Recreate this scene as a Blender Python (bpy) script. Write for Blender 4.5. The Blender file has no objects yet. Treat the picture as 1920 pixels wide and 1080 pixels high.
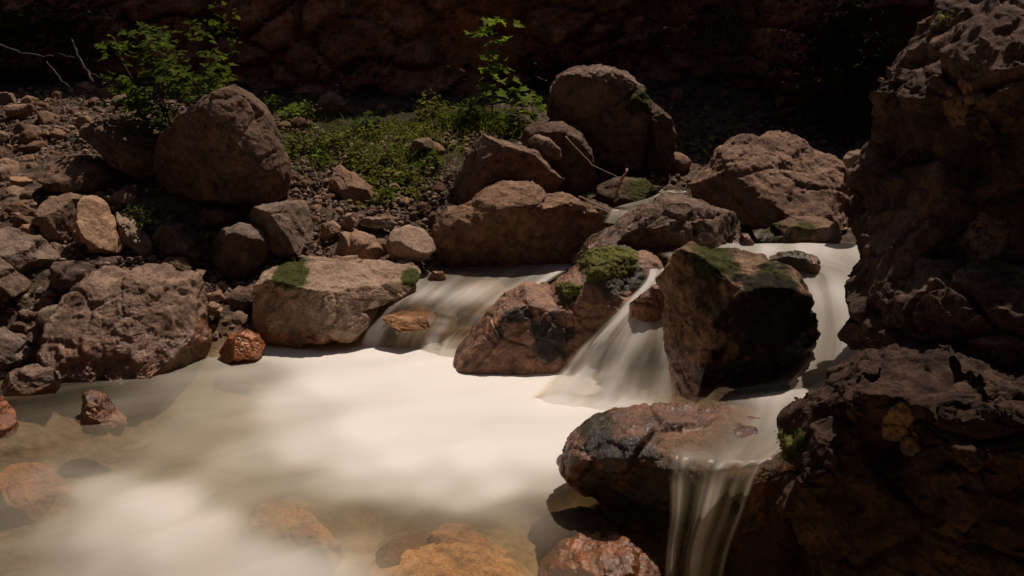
import bpy, bmesh, math, random
import numpy as np
from mathutils import Vector

# ------------------------------------------------------------------ camera, world, sun
scene = bpy.context.scene
COL = scene.collection
CAM_Z, PITCH, FPX = 1.7, math.radians(15.0), 1867.0
cam_data = bpy.data.cameras.new("camera")
cam = bpy.data.objects.new("camera", cam_data)
COL.objects.link(cam)
cam.location = (0, 0, CAM_Z)
cam.rotation_euler = (math.radians(90) - PITCH, 0, 0)
cam_data.sensor_width = 36.0
cam_data.lens = FPX / 1920.0 * 36.0
cam_data.clip_start = 0.05
cam_data.clip_end = 300.0
scene.camera = cam

SUN_EL, SUN_AZ = math.radians(62), math.radians(32)      # azimuth measured from +Y towards +X
world = bpy.data.worlds.new("World")
scene.world = world
world.use_nodes = True
wn, wl = world.node_tree.nodes, world.node_tree.links
wn.clear()
sky = wn.new("ShaderNodeTexSky")
sky.sky_type = 'NISHITA'
sky.sun_disc = False
sky.sun_elevation = SUN_EL
sky.sun_rotation = SUN_AZ
sky.dust_density = 3.0
bg = wn.new("ShaderNodeBackground")
bg.inputs['Strength'].default_value = 0.05
wo = wn.new("ShaderNodeOutputWorld")
wl.new(sky.outputs[0], bg.inputs[0])
wl.new(bg.outputs[0], wo.inputs[0])

sun_data = bpy.data.lights.new("sun", 'SUN')
sun_data.energy = 5.0
sun_data.angle = math.radians(0.6)
sun_data.color = (1.0, 0.84, 0.70)
sun = bpy.data.objects.new("sun", sun_data)
COL.objects.link(sun)
SD = Vector((math.sin(SUN_AZ) * math.cos(SUN_EL), math.cos(SUN_AZ) * math.cos(SUN_EL), math.sin(SUN_EL)))
sun.rotation_euler = SD.to_track_quat('Z', 'Y').to_euler()
sun.location = SD * 20

scene.view_settings.view_transform = 'Standard'
scene.view_settings.look = 'None'
scene.view_settings.exposure = -0.48
scene.view_settings.gamma = 1.0
scene.cycles.max_bounces = 6
scene.cycles.transparent_max_bounces = 12
scene.cycles.caustics_reflective = False
scene.cycles.caustics_refractive = False

# ------------------------------------------------------------------ projection helpers
CP, SP = math.cos(PITCH), math.sin(PITCH)
def ray(px, py):
    r = (px - 960.0) / FPX
    u = (540.0 - py) / FPX
    return (r, CP + u * SP, -SP + u * CP)
def at(px, py, Y):
    r, dy, dz = ray(px, py)
    k = Y / dy
    return (r * k, Y, CAM_Z + dz * k)
def onz(px, py, z):
    r, dy, dz = ray(px, py)
    k = (z - CAM_Z) / dz
    return (r * k, dy * k, z)

# ------------------------------------------------------------------ numpy noise
def _hash(i, j, k, s):
    M = np.uint64(0xFFFFFFFF)
    h = (i.astype(np.int64) * 374761393 + j.astype(np.int64) * 668265263 + k.astype(np.int64) * 2147483647 + s * 974634777).astype(np.uint64) & M
    h = ((h ^ (h >> np.uint64(13))) * np.uint64(1274126177)) & M
    h = ((h ^ (h >> np.uint64(16))) * np.uint64(2246822519)) & M
    h = h ^ (h >> np.uint64(15))
    return (h & np.uint64(0xFFFFFF)).astype(np.float64) / 16777215.0
def vnoise(P, s=0):
    F = np.floor(P); f = P - F
    f = f * f * f * (f * (f * 6 - 15) + 10)
    i, j, k = F[:, 0].astype(np.int64), F[:, 1].astype(np.int64), F[:, 2].astype(np.int64)
    r = np.zeros(len(P))
    for a in (0, 1):
        wa = f[:, 0] if a else 1 - f[:, 0]
        for b in (0, 1):
            wb = f[:, 1] if b else 1 - f[:, 1]
            for c in (0, 1):
                wc = f[:, 2] if c else 1 - f[:, 2]
                r += wa * wb * wc * _hash(i + a, j + b, k + c, s)
    return r * 2 - 1
def fbm(P, s=0, octs=4, gain=0.5, ridged=False):
    r = np.zeros(len(P)); a = 1.0; Q = P.copy(); t = 0
    for o in range(octs):
        n = vnoise(Q + o * 17.3, s + o)
        if ridged:
            n = 1 - 2 * np.abs(n)
        r += a * n; t += a; a *= gain
        Q = Q * 2.03
    return r / t
def worley(P, s=0, facet=False):
    F = np.floor(P).astype(np.int64)
    f1 = np.full(len(P), 9.0); f2 = np.full(len(P), 9.0); idv = np.zeros(len(P)); fc = np.zeros(len(P))
    for a in (-1, 0, 1):
        for b in (-1, 0, 1):
            for c in (-1, 0, 1):
                i, j, k = F[:, 0] + a, F[:, 1] + b, F[:, 2] + c
                q = np.stack([i + _hash(i, j, k, s), j + _hash(i, j, k, s + 1), k + _hash(i, j, k, s + 2)], 1)
                d = np.sqrt(((P - q) ** 2).sum(1))
                m = d < f1
                f2 = np.where(m, f1, np.minimum(f2, d))
                idv = np.where(m, _hash(i, j, k, s + 3), idv)
                if facet:
                    g = np.stack([_hash(i, j, k, s + 4), _hash(i, j, k, s + 5), _hash(i, j, k, s + 6)], 1) * 2 - 1
                    fc = np.where(m, ((P - q) * g).sum(1), fc)
                f1 = np.where(m, d, f1)
    return (f1, f2, idv, fc) if facet else (f1, f2, idv)
def sstep(a, b, x):
    t = np.clip((x - a) / (b - a), 0, 1)
    return t * t * (3 - 2 * t)

# ------------------------------------------------------------------ object helpers
def setattr_f(me, name, arr):
    at_ = me.attributes.get(name) or me.attributes.new(name, 'FLOAT', 'POINT')
    at_.data.foreach_set('value', np.asarray(arr, dtype=np.float32))
def mesh_from(name, V, Fs, mat=None, smooth=True):
    me = bpy.data.meshes.new(name)
    me.from_pydata([tuple(v) for v in np.asarray(V).tolist()], [], Fs if isinstance(Fs, list) else Fs.tolist())
    if smooth:
        me.polygons.foreach_set('use_smooth', [True] * len(me.polygons))
    if mat:
        me.materials.append(mat)
    me.update()
    return me
def link(name, me, parent=None, loc=None):
    o = bpy.data.objects.new(name, me)
    COL.objects.link(o)
    if parent:
        o.parent = parent
    if loc is not None:
        o.location = loc
    return o
def tag(o, label=None, cat=None, group=None, kind=None):
    if label: o['label'] = label
    if cat: o['category'] = cat
    if group: o['group'] = group
    if kind: o['kind'] = kind
    return o

# ------------------------------------------------------------------ materials
class NT:
    def __init__(s, name):
        s.m = bpy.data.materials.new(name); s.m.use_nodes = True
        s.n = s.m.node_tree.nodes; s.l = s.m.node_tree.links; s.n.clear()
        s.out = s.n.new("ShaderNodeOutputMaterial")
    def add(s, t, **kw):
        nd = s.n.new(t)
        for k, v in kw.items():
            if k.startswith('i_'):
                nd.inputs[k[2:].replace('_', ' ')].default_value = v
            else:
                setattr(nd, k, v)
        return nd
    def link(s, a, b): s.l.new(a, b)
    def noise(s, vec, scale, detail=4, rough=0.55, dist=0.0):
        nd = s.add("ShaderNodeTexNoise")
        nd.inputs['Scale'].default_value = scale; nd.inputs['Detail'].default_value = detail
        nd.inputs['Roughness'].default_value = rough; nd.inputs['Distortion'].default_value = dist
        s.link(vec, nd.inputs['Vector']); return nd.outputs['Fac']
    def ramp(s, fac, pts):
        nd = s.add("ShaderNodeValToRGB")
        e = nd.color_ramp.elements
        e[0].position, e[0].color = pts[0][0], (*pts[0][1], 1)
        e[1].position, e[1].color = pts[1][0], (*pts[1][1], 1)
        for p, c in pts[2:]:
            x = e.new(p); x.color = (*c, 1)
        s.link(fac, nd.inputs[0]); return nd.outputs[0]
    def mix(s, fac, a, b, mode='MIX'):
        nd = s.add("ShaderNodeMix", data_type='RGBA', blend_type=mode)
        if isinstance(fac, (int, float)): nd.inputs[0].default_value = fac
        else: s.link(fac, nd.inputs[0])
        for q, v in ((6, a), (7, b)):
            if isinstance(v, tuple): nd.inputs[q].default_value = (*v, 1)
            else: s.link(v, nd.inputs[q])
        return nd.outputs[2]
    def math(s, op, a, b=None, c=None, clamp=False):
        nd = s.add("ShaderNodeMath", operation=op, use_clamp=clamp)
        for q, v in enumerate((a, b, c)):
            if v is None: continue
            if isinstance(v, (int, float)): nd.inputs[q].default_value = v
            else: s.link(v, nd.inputs[q])
        return nd.outputs[0]
    def attr(s, name):
        return s.add("ShaderNodeAttribute", attribute_name=name).outputs['Fac']
    def bump(s, h, strength, dist, normal=None):
        nd = s.add("ShaderNodeBump"); nd.inputs['Strength'].default_value = strength
        nd.inputs['Distance'].default_value = dist; s.link(h, nd.inputs['Height'])
        if normal: s.link(normal, nd.inputs['Normal'])
        return nd.outputs[0]
def g1(v): return (v, v, v)

def rock_material(name, dark, mid, light, scale=1.0, bump=1.0, pale=0.55, moss=0.0):
    t = NT(name)
    geo = t.add("ShaderNodeNewGeometry")
    tc = t.add("ShaderNodeTexCoord")
    oi = t.add("ShaderNodeObjectInfo")
    vec = t.add("ShaderNodeVectorMath", operation='ADD')
    t.link(tc.outputs['Object'], vec.inputs[0])
    sc = t.add("ShaderNodeVectorMath", operation='SCALE'); t.link(oi.outputs['Random'], sc.inputs['Scale'])
    sc.inputs[0].default_value = (37, 11, 23)
    t.link(sc.outputs[0], vec.inputs[1])
    v = vec.outputs[0]
    big = t.noise(v, 3.5 * scale, 6, 0.62, 0.4)
    med = t.noise(v, 17 * scale, 8, 0.7, 0.2)
    fine = t.noise(v, 95 * scale, 6, 0.75)
    f = t.math('ADD', t.math('MULTIPLY', big, 0.45), t.math('MULTIPLY', med, 0.55))
    col = t.ramp(f, [(0.36, dark), (0.66, light), (0.5, mid)])
    sp = t.ramp(fine, [(0.38, g1(0.45)), (0.66, g1(1.45)), (0.5, g1(1.0))])
    col = t.mix(0.85, col, sp, 'MULTIPLY')
    # pale lichen / calcite patches
    pn = t.noise(v, 6 * scale, 9, 0.72, 1.2)
    pm = t.math('MULTIPLY', t.ramp(pn, [(0.56, g1(0)), (0.63, g1(1))]), pale)
    col = t.mix(pm, col, (0.42, 0.335, 0.265))
    # dark pits and stains
    dn = t.noise(v, 8.5 * scale, 9, 0.75, 0.6)
    dm = t.math('MULTIPLY', t.ramp(dn, [(0.33, g1(1)), (0.42, g1(0))]), 0.8)
    col = t.mix(dm, col, (0.025, 0.017, 0.012))
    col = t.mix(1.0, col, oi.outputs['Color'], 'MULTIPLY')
    col = t.mix(1.0, col, t.mix(oi.outputs['Random'], (1.10, 1.0, 0.90), (0.94, 1.0, 1.08)), 'MULTIPLY')
    # moss film in upward parts
    mo = t.attr('moss')
    mn = t.noise(v, 26, 6, 0.7)
    mfac = t.math('MULTIPLY_ADD', mo, 1.7, t.math('SUBTRACT', mn, 1.0), clamp=True)
    mcol = t.ramp(t.noise(v, 60, 5, 0.7), [(0.35, (0.012, 0.014, 0.003)), (0.65, (0.075, 0.08, 0.012))])
    col = t.mix(t.math('MULTIPLY', mfac, 1.6, clamp=True), col, mcol)
    col = t.mix(t.math('MULTIPLY', t.attr('stain_shade'), 0.93), col, (0.012, 0.010, 0.006))
    # wetness: darker, orange-brown, shiny
    wet = t.attr('wet')
    wn_ = t.noise(v, 11, 6, 0.7)
    ochre = t.ramp(t.noise(v, 7, 7, 0.7, 0.8), [(0.35, (0.42, 0.28, 0.20)), (0.62, (1.05, 0.64, 0.34)), (0.5, (0.66, 0.44, 0.31))])
    wcol = t.mix(1.0, col, ochre, 'MULTIPLY')
    wf = t.math('MULTIPLY_ADD', wet, 1.9, t.math('MULTIPLY_ADD', wn_, 0.9, -0.72), clamp=True)
    wf = t.math('MULTIPLY', wf, t.math('MINIMUM', t.math('MULTIPLY', wet, 5.0), 1.0), clamp=True)
    col = t.mix(wf, col, wcol)
    rough = t.math('MULTIPLY_ADD', wf, -0.62, 0.88)
    rough = t.math('MULTIPLY_ADD', t.math('SUBTRACT', fine, 0.5), 0.35, rough, clamp=True)
    p = t.add("ShaderNodeBsdfPrincipled")
    t.link(col, p.inputs['Base Color']); t.link(rough, p.inputs['Roughness'])
    t.link(t.math('MULTIPLY_ADD', wf, 0.55, 0.2), p.inputs['Specular IOR Level'])
    vo = t.add("ShaderNodeTexVoronoi", feature='DISTANCE_TO_EDGE'); vo.inputs['Scale'].default_value = 7 * scale
    wv = t.add("ShaderNodeVectorMath", operation='ADD'); t.link(v, wv.inputs[0])
    wnz = t.add("ShaderNodeTexNoise"); wnz.inputs['Scale'].default_value = 5 * scale; wnz.inputs['Detail'].default_value = 5
    t.link(v, wnz.inputs['Vector']); t.link(wnz.outputs['Color'], wv.inputs[1]); t.link(wv.outputs[0], vo.inputs['Vector'])
    crack = t.ramp(vo.outputs['Distance'], [(0.0, g1(0)), (0.05, g1(1))])
    b = t.bump(crack, 0.25 * bump, 0.01)
    b = t.bump(big, 0.22 * bump, 0.05, b)
    b = t.bump(med, 0.5 * bump, 0.022, b)
    b = t.bump(fine, 0.75 * bump, 0.008, b)
    t.link(b, p.inputs['Normal'])
    t.link(p.outputs[0], t.out.inputs[0])
    return t.m

M_ROCK = rock_material("weathered_limestone", (0.075, 0.053, 0.042), (0.24, 0.178, 0.142), (0.44, 0.345, 0.28))
M_CRAG = rock_material("craggy_dark_rock", (0.03, 0.02, 0.015), (0.13, 0.09, 0.07), (0.28, 0.20, 0.16), scale=0.8, bump=1.3, pale=0.15)
M_PALE = rock_material("pale_limestone", (0.18, 0.13, 0.10), (0.36, 0.275, 0.215), (0.54, 0.43, 0.345), bump=0.7, pale=0.3)
M_AMBER = rock_material("amber_streambed_rock", (0.14, 0.08, 0.035), (0.38, 0.26, 0.13), (0.60, 0.46, 0.27), bump=0.6, pale=0.25)

def gravel_material(name, lo, hi):
    t = NT(name)
    tc = t.add("ShaderNodeTexCoord")
    geo = t.add("ShaderNodeNewGeometry")
    n = t.noise(tc.outputs['Object'], 30, 6, 0.7)
    c = t.ramp(geo.outputs['Random Per Island'], [(0.0, lo), (1.0, hi)])
    c = t.mix(0.8, c, t.ramp(n, [(0.35, g1(0.5)), (0.65, g1(1.35))]), 'MULTIPLY')
    p = t.add("ShaderNodeBsdfPrincipled"); t.link(c, p.inputs['Base Color']); p.inputs['Roughness'].default_value = 0.85
    p.inputs['Specular IOR Level'].default_value = 0.2
    t.link(t.bump(n, 0.8, 0.01), p.inputs['Normal'])
    t.link(p.outputs[0], t.out.inputs[0])
    return t.m
M_GRAVEL = gravel_material("gravel_stone", (0.07, 0.045, 0.035), (0.34, 0.24, 0.185))

def ground_material():
    t = NT("ground_soil")
    tc = t.add("ShaderNodeTexCoord"); v = tc.outputs['Object']
    big = t.noise(v, 1.3, 5, 0.6); med = t.noise(v, 14, 8, 0.72); fine = t.noise(v, 70, 6, 0.7)
    vo = t.add("ShaderNodeTexVoronoi"); vo.inputs['Scale'].default_value = 26; t.link(v, vo.inputs['Vector'])
    bri = t.add("ShaderNodeSeparateColor"); t.link(vo.outputs['Color'], bri.inputs[0])
    c = t.ramp(med, [(0.35, (0.035, 0.024, 0.018)), (0.68, (0.20, 0.14, 0.105))])
    c = t.mix(0.6, c, t.ramp(bri.outputs[0], [(0, g1(0.4)), (1, g1(1.5))]), 'MULTIPLY')
    gr = t.attr('green')
    gm = t.math('MULTIPLY_ADD', gr, 1.3, t.math('MULTIPLY_ADD', big, 1.0, -0.9), clamp=True)
    c = t.mix(gm, c, t.ramp(fine, [(0.35, (0.008, 0.010, 0.003)), (0.7, (0.035, 0.038, 0.013))]))
    bed = t.attr('bed')
    bc = t.ramp(t.noise(v, 5, 7, 0.65, 0.6), [(0.30, (0.22, 0.13, 0.06)), (0.68, (0.70, 0.54, 0.30)), (0.5, (0.46, 0.34, 0.18))])
    c = t.mix(bed, c, bc)
    p = t.add("ShaderNodeBsdfPrincipled"); t.link(c, p.inputs['Base Color']); p.inputs['Roughness'].default_value = 0.9
    p.inputs['Specular IOR Level'].default_value = 0.15
    b = t.bump(vo.outputs['Distance'], 0.5, 0.007); b = t.bump(med, 0.8, 0.04, b); b = t.bump(fine, 0.6, 0.01, b)
    t.link(b, p.inputs['Normal']); t.link(p.outputs[0], t.out.inputs[0])
    return t.m
M_GROUND = ground_material()

def water_material():
    t = NT("silky_water")
    foam = t.attr('foam')
    tc = t.add("ShaderNodeTexCoord")
    d = t.add("ShaderNodeBsdfDiffuse"); 
    wc = t.ramp(foam, [(0.0, (0.30, 0.235, 0.14)), (1.0, (0.96, 0.94, 0.91)), (0.5, (0.60, 0.57, 0.48)), (0.78, (0.82, 0.79, 0.73))])
    t.link(wc, d.inputs[0])
    tl = t.add("ShaderNodeBsdfTranslucent"); t.link(wc, tl.inputs[0])
    dm = t.add("ShaderNodeMixShader"); t.link(t.math('MULTIPLY_ADD', t.attr('calm'), -0.3, 0.45), dm.inputs[0])
    t.link(d.outputs[0], dm.inputs[1]); t.link(tl.outputs[0], dm.inputs[2])
    tr = t.add("ShaderNodeBsdfTransparent"); tr.inputs[0].default_value = (0.97, 0.93, 0.85, 1)
    ms = t.add("ShaderNodeMixShader"); t.link(foam, ms.inputs[0])
    t.link(tr.outputs[0], ms.inputs[1]); t.link(dm.outputs[0], ms.inputs[2])
    gl = t.add("ShaderNodeBsdfGlossy"); gl.inputs['Roughness'].default_value = 0.3
    gl.inputs['Color'].default_value = (1, 0.97, 0.92, 1)
    fr = t.add("ShaderNodeFresnel"); fr.inputs['IOR'].default_value = 1.33
    ff = t.math('MULTIPLY', t.math('MULTIPLY', fr.outputs[0], t.math('MULTIPLY_ADD', t.attr('calm'), 0.35, 0.03)), t.math('MULTIPLY_ADD', foam, -0.97, 1.0, clamp=True))
    m2 = t.add("ShaderNodeMixShader"); t.link(ff, m2.inputs[0])
    t.link(ms.outputs[0], m2.inputs[1]); t.link(gl.outputs[0], m2.inputs[2])
    t.link(m2.outputs[0], t.out.inputs[0])
    return t.m
M_WATER = water_material()

def leaf_material(name, a, b, trans=0.45):
    t = NT(name)
    geo = t.add("ShaderNodeNewGeometry")
    c = t.ramp(geo.outputs['Random Per Island'], [(0.0, a), (1.0, b)])
    d = t.add("ShaderNodeBsdfDiffuse"); t.link(c, d.inputs[0])
    tl = t.add("ShaderNodeBsdfTranslucent"); t.link(t.mix(1.0, c, (1.15, 1.25, 0.5), 'MULTIPLY'), tl.inputs[0])
    m = t.add("ShaderNodeMixShader"); m.inputs[0].default_value = trans
    t.link(d.outputs[0], m.inputs[1]); t.link(tl.outputs[0], m.inputs[2])
    g = t.add("ShaderNodeBsdfGlossy"); g.inputs['Roughness'].default_value = 0.45
    m2 = t.add("ShaderNodeMixShader"); m2.inputs[0].default_value = 0.0
    t.link(m.outputs[0], m2.inputs[1]); t.link(g.outputs[0], m2.inputs[2])
    t.link(m2.outputs[0], t.out.inputs[0])
    return t.m
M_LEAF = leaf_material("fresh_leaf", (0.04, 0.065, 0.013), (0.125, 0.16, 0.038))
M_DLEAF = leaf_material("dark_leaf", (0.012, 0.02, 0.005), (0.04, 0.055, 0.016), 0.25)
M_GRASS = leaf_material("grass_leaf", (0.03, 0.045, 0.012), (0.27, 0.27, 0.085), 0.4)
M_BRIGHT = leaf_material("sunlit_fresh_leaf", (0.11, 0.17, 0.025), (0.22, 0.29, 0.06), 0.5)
def plain(name, c1, c2, rough=0.8, scale=40):
    t = NT(name)
    tc = t.add("ShaderNodeTexCoord")
    n = t.noise(tc.outputs['Object'], scale, 6, 0.7)
    p = t.add("ShaderNodeBsdfPrincipled"); t.link(t.ramp(n, [(0.35, c1), (0.65, c2)]), p.inputs['Base Color'])
    p.inputs['Roughness'].default_value = rough
    t.link(t.bump(n, 0.8, 0.005), p.inputs['Normal']); t.link(p.outputs[0], t.out.inputs[0])
    return t.m
M_BARK = plain("twig_bark", (0.06, 0.04, 0.028), (0.16, 0.11, 0.08))
M_DEAD = plain("dead_bark", (0.012, 0.009, 0.007), (0.04, 0.028, 0.02))
M_STICK = plain("bleached_wood", (0.28, 0.18, 0.11), (0.48, 0.34, 0.22))
M_MOSS = plain("moss", (0.025, 0.023, 0.004), (0.16, 0.16, 0.014), 0.95, 45)
M_PETAL = plain("pink_petal", (0.45, 0.12, 0.25), (0.6, 0.25, 0.38), 0.6)

# ------------------------------------------------------------------ rock builders
_ico = {}
def ico(level):
    if level not in _ico:
        bm = bmesh.new(); bmesh.ops.create_icosphere(bm, subdivisions=level, radius=1.0)
        V = np.array([v.co[:] for v in bm.verts]); F = [[v.index for v in f.verts] for f in bm.faces]
        bm.free(); V /= np.linalg.norm(V, axis=1)[:, None]
        _ico[level] = (V, F)
    return _ico[level]
def normals(V, F):
    F = np.asarray(F)
    n = np.cross(V[F[:, 1]] - V[F[:, 0]], V[F[:, 2]] - V[F[:, 0]])
    N = np.zeros_like(V)
    for i in range(3): np.add.at(N, F[:, i], n)
    return N / (np.linalg.norm(N, axis=1)[:, None] + 1e-12)
def polar(pts2, phi, c):
    d = pts2 - c
    a = np.arctan2(d[:, 1], d[:, 0]); r = np.hypot(d[:, 0], d[:, 1])
    o = np.argsort(a); a, r = a[o], r[o]
    a = np.concatenate([a - 2 * np.pi, a, a + 2 * np.pi]); r = np.concatenate([r, r, r])
    # soften by sampling the polygon edges as straight lines in space
    return np.interp(phi, a, r)
def rough_up(V, F, size, seed, cuts=9, cutlim=(0.62, 0.9), low=0.04, chunk=0.035, crack=0.014, fine=0.012, facing=None, keep=0.3, aniso=(1, 1, 1)):
    rng = np.random.RandomState(seed)
    low *= 0.7; chunk *= 0.8
    c = V.mean(0)
    k = 0
    while k < cuts:
        n = rng.normal(size=3); n /= np.linalg.norm(n)
        if facing is not None and abs(n.dot(facing)) < keep: continue
        q = (V - c) @ n
        h = q.max() * rng.uniform(*cutlim)
        over = np.maximum(q - h, 0)
        V = V - n[None] * (over * 0.93)[:, None]
        k += 1
    N = normals(V, F)
    P = V / size
    P0 = P; P = P * np.array(aniso, float)
    f1, f2, idv, fc = worley(P * 2.6 + fbm(P * 3, seed + 5, 2)[:, None] * 0.25, seed, True)
    edge = sstep(0.0, 0.10, f2 - f1)
    d = low * fbm(P * 1.7 + seed, seed, 4) * 1.6
    d += chunk * (0.4 * (idv - 0.5) + 0.9 * fc) * (0.4 + 0.6 * edge)
    d -= crack * (1 - edge)
    f1, f2, idv2, fc2 = worley(P * 6.5 + fbm(P * 9, seed + 6, 2)[:, None] * 0.2, seed + 9, True)
    d += chunk * (0.12 * (idv2 - 0.5) + 0.6 * fc2) * (0.5 + 0.5 * sstep(0, 0.12, f2 - f1))
    f1, f2, idv2, fc2 = worley(P * 17, seed + 19, True)
    d += chunk * 0.3 * fc2
    P = P0
    d += fine * 0.85 * fbm(P * 12, seed + 3, 5, 0.65)
    return V + N * (d * size)[:, None]

BASES = []       # points that the ground must pass near
ROCKS = {}
def outline_lobe(pts, Y, depth, level, seed, topz=None, **kw):
    """shape the rock coarsely, measure how large its outline turns out, correct its radii, then build it finely"""
    if topz is not None:
        return _lobe(pts, Y, depth, level, seed, topz=topz, **kw)
    T = np.array(pts, float)
    Td = np.concatenate([T + (np.roll(T, -1, 0) - T) * t for t in np.linspace(0, 1, 8, endpoint=False)])
    cpx = 0.5 * (T.min(0) + T.max(0)) / 2 * 2 * 1.0
    cpx = 0.5 * cpx + 0.5 * Td.mean(0)
    bins = np.linspace(-np.pi, np.pi, 49); mid = (bins[1:] + bins[:-1]) / 2
    tgt = polar(Td, mid, cpx)
    corr = np.ones(48)
    for it in range(3):
        V, F, size = _lobe(pts, Y, depth, 5, seed, corr=(mid, corr), **kw)
        d = project(V) - cpx
        a = np.arctan2(d[:, 1], d[:, 0]); r = np.hypot(d[:, 0], d[:, 1])
        got = np.array([r[(a >= bins[i]) & (a < bins[i + 1])].max(initial=0) for i in range(48)])
        got = np.where(got > 0, got, tgt)
        step = np.clip(tgt / got, 0.7, 1.3)
        step = (np.roll(step, 1) + 2 * step + np.roll(step, -1)) / 4
        corr = np.clip(corr * step, 0.5, 1.5)
    return _lobe(pts, Y, depth, level, seed, corr=(mid, corr), **kw)
def _lobe(pts, Y, depth, level, seed, box=0.75, lean=0.0, topz=None, planes=(), corr=None, **kw):
    """pts traced in photo pixels -> vertical plane at distance Y (or the horizontal plane z=topz)."""
    D, F = ico(level)
    if topz is None:
        W = np.array([at(x, y, Y) for x, y in pts]); Q = W[:, [0, 2]]
    else:
        W = np.array([onz(x, y, topz) for x, y in pts]); Q = W[:, [0, 1]]
    # densify
    Qd = np.concatenate([Q + (np.roll(Q, -1, 0) - Q) * t for t in np.linspace(0, 1, 8, endpoint=False)])
    c = (Q.min(0) + Q.max(0)) / 2
    c = 0.5 * c + 0.5 * Qd.mean(0)
    u, w = (D[:, 0], D[:, 2]) if topz is None else (D[:, 0], D[:, 1])
    t = D[:, 1] if topz is None else D[:, 2]
    phi = np.arctan2(w, u)
    s = np.hypot(u, w)
    r = polar(Qd, phi, c)
    if corr is not None:       # photo angles run clockwise (y down), world angles anticlockwise
        m_, c_ = corr
        r = r * np.interp(-phi, np.r_[m_ - 2 * np.pi, m_, m_ + 2 * np.pi], np.r_[c_, c_, c_])
    th = np.arctan2(s, np.abs(t))
    lat = np.sin(th) ** box; dep = np.cos(th) ** box * np.sign(t)
    if topz is None:
        V = np.stack([c[0] + r * lat * np.cos(phi), Y + depth * dep, c[1] + r * lat * np.sin(phi)], 1)
        V[:, 1] += lean * (V[:, 2] - c[1])
        fac = np.array([0.0, -1.0, 0.0])
    else:
        V = np.stack([c[0] + r * lat * np.cos(phi), c[1] + r * lat * np.sin(phi), topz - depth + depth * dep], 1)
        fac = np.array([0.0, 0.0, 1.0])
    cc = V.mean(0)
    for n, frac in planes:
        n = np.array(n, float); n /= np.linalg.norm(n)
        q = (V - cc) @ n; h = q.max() * frac
        V = V - n[None] * (np.maximum(q - h, 0) * 0.95)[:, None]
    size = float(np.sqrt(np.prod(Q.max(0) - Q.min(0)))) 
    kw.setdefault('facing', fac)
    V = rough_up(V, F, size, seed, **kw)
    return V, F, size

def boulder(label, pts, Y, depth, level=6, seed=1, mat=None, tint=(1, 1, 1), wetz=None, wetall=0.0, mossy=None, stains=None,
            name='boulder', cat='boulder', lobes=(), base=True, group=None, wetsoft=0.06, **kw):
    V, F, size = outline_lobe(pts, Y, depth, level, seed, **kw)
    F = list(F)
    for (p2, Y2, d2, s2, k2) in lobes:
        V2, F2, _ = outline_lobe(p2, Y2, d2, level, s2, **k2)
        F = F + [[i + len(V) for i in f] for f in F2]
        V = np.concatenate([V, V2])
    org = np.array([V[:, 0].mean(), V[:, 1].mean(), V[:, 2].min()])
    me = mesh_from(name, V - org, F, mat or M_ROCK)
    w = np.full(len(V), float(wetall))
    if wetz is not None:
        w = np.maximum(w, sstep(wetz + wetsoft, wetz - 0.02, V[:, 2] + 0.05 * fbm(V * 7, seed + 40, 3)))
    setattr_f(me, 'wet', w)
    mo = np.zeros(len(V))
    if mossy:
        for (mx, my, mr, amt) in mossy:
            d = project(V) - np.array([mx, my])
            mo = np.maximum(mo, amt * sstep(mr, mr * 0.35, np.hypot(d[:, 0], d[:, 1]) + mr * 0.3 * fbm(V * 12, seed + 60, 3)))
    setattr_f(me, 'moss', mo)
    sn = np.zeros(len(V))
    for (mx, my, rx, ry) in (stains or ()):  # dark patches: real stains, and shade painted onto the ledge front
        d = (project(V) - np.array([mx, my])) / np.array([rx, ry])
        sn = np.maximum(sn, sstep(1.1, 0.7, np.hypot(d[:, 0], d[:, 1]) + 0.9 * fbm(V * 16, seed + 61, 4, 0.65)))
    setattr_f(me, 'stain_shade', sn)
    o = link(name, me, loc=org)
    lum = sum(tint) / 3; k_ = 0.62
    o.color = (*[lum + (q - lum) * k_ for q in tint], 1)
    tag(o, label, cat, group)
    if base and kw.get('topz') is None:
        ys = [p[1] for p in pts]; xs = [p[0] for p in pts]
        b = max(ys)
        BASES.append(at(sum(xs) / len(xs), b - 0.12 * (b - min(ys)), Y))
    ROCKS[label] = (o, V, F)
    return o
def project(V):
    d = V - np.array([0, 0, CAM_Z])
    depth = d[:, 1] * CP - d[:, 2] * SP
    up = d[:, 1] * SP + d[:, 2] * CP
    return np.stack([960 + FPX * d[:, 0] / depth, 540 - FPX * up / depth], 1)

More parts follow.
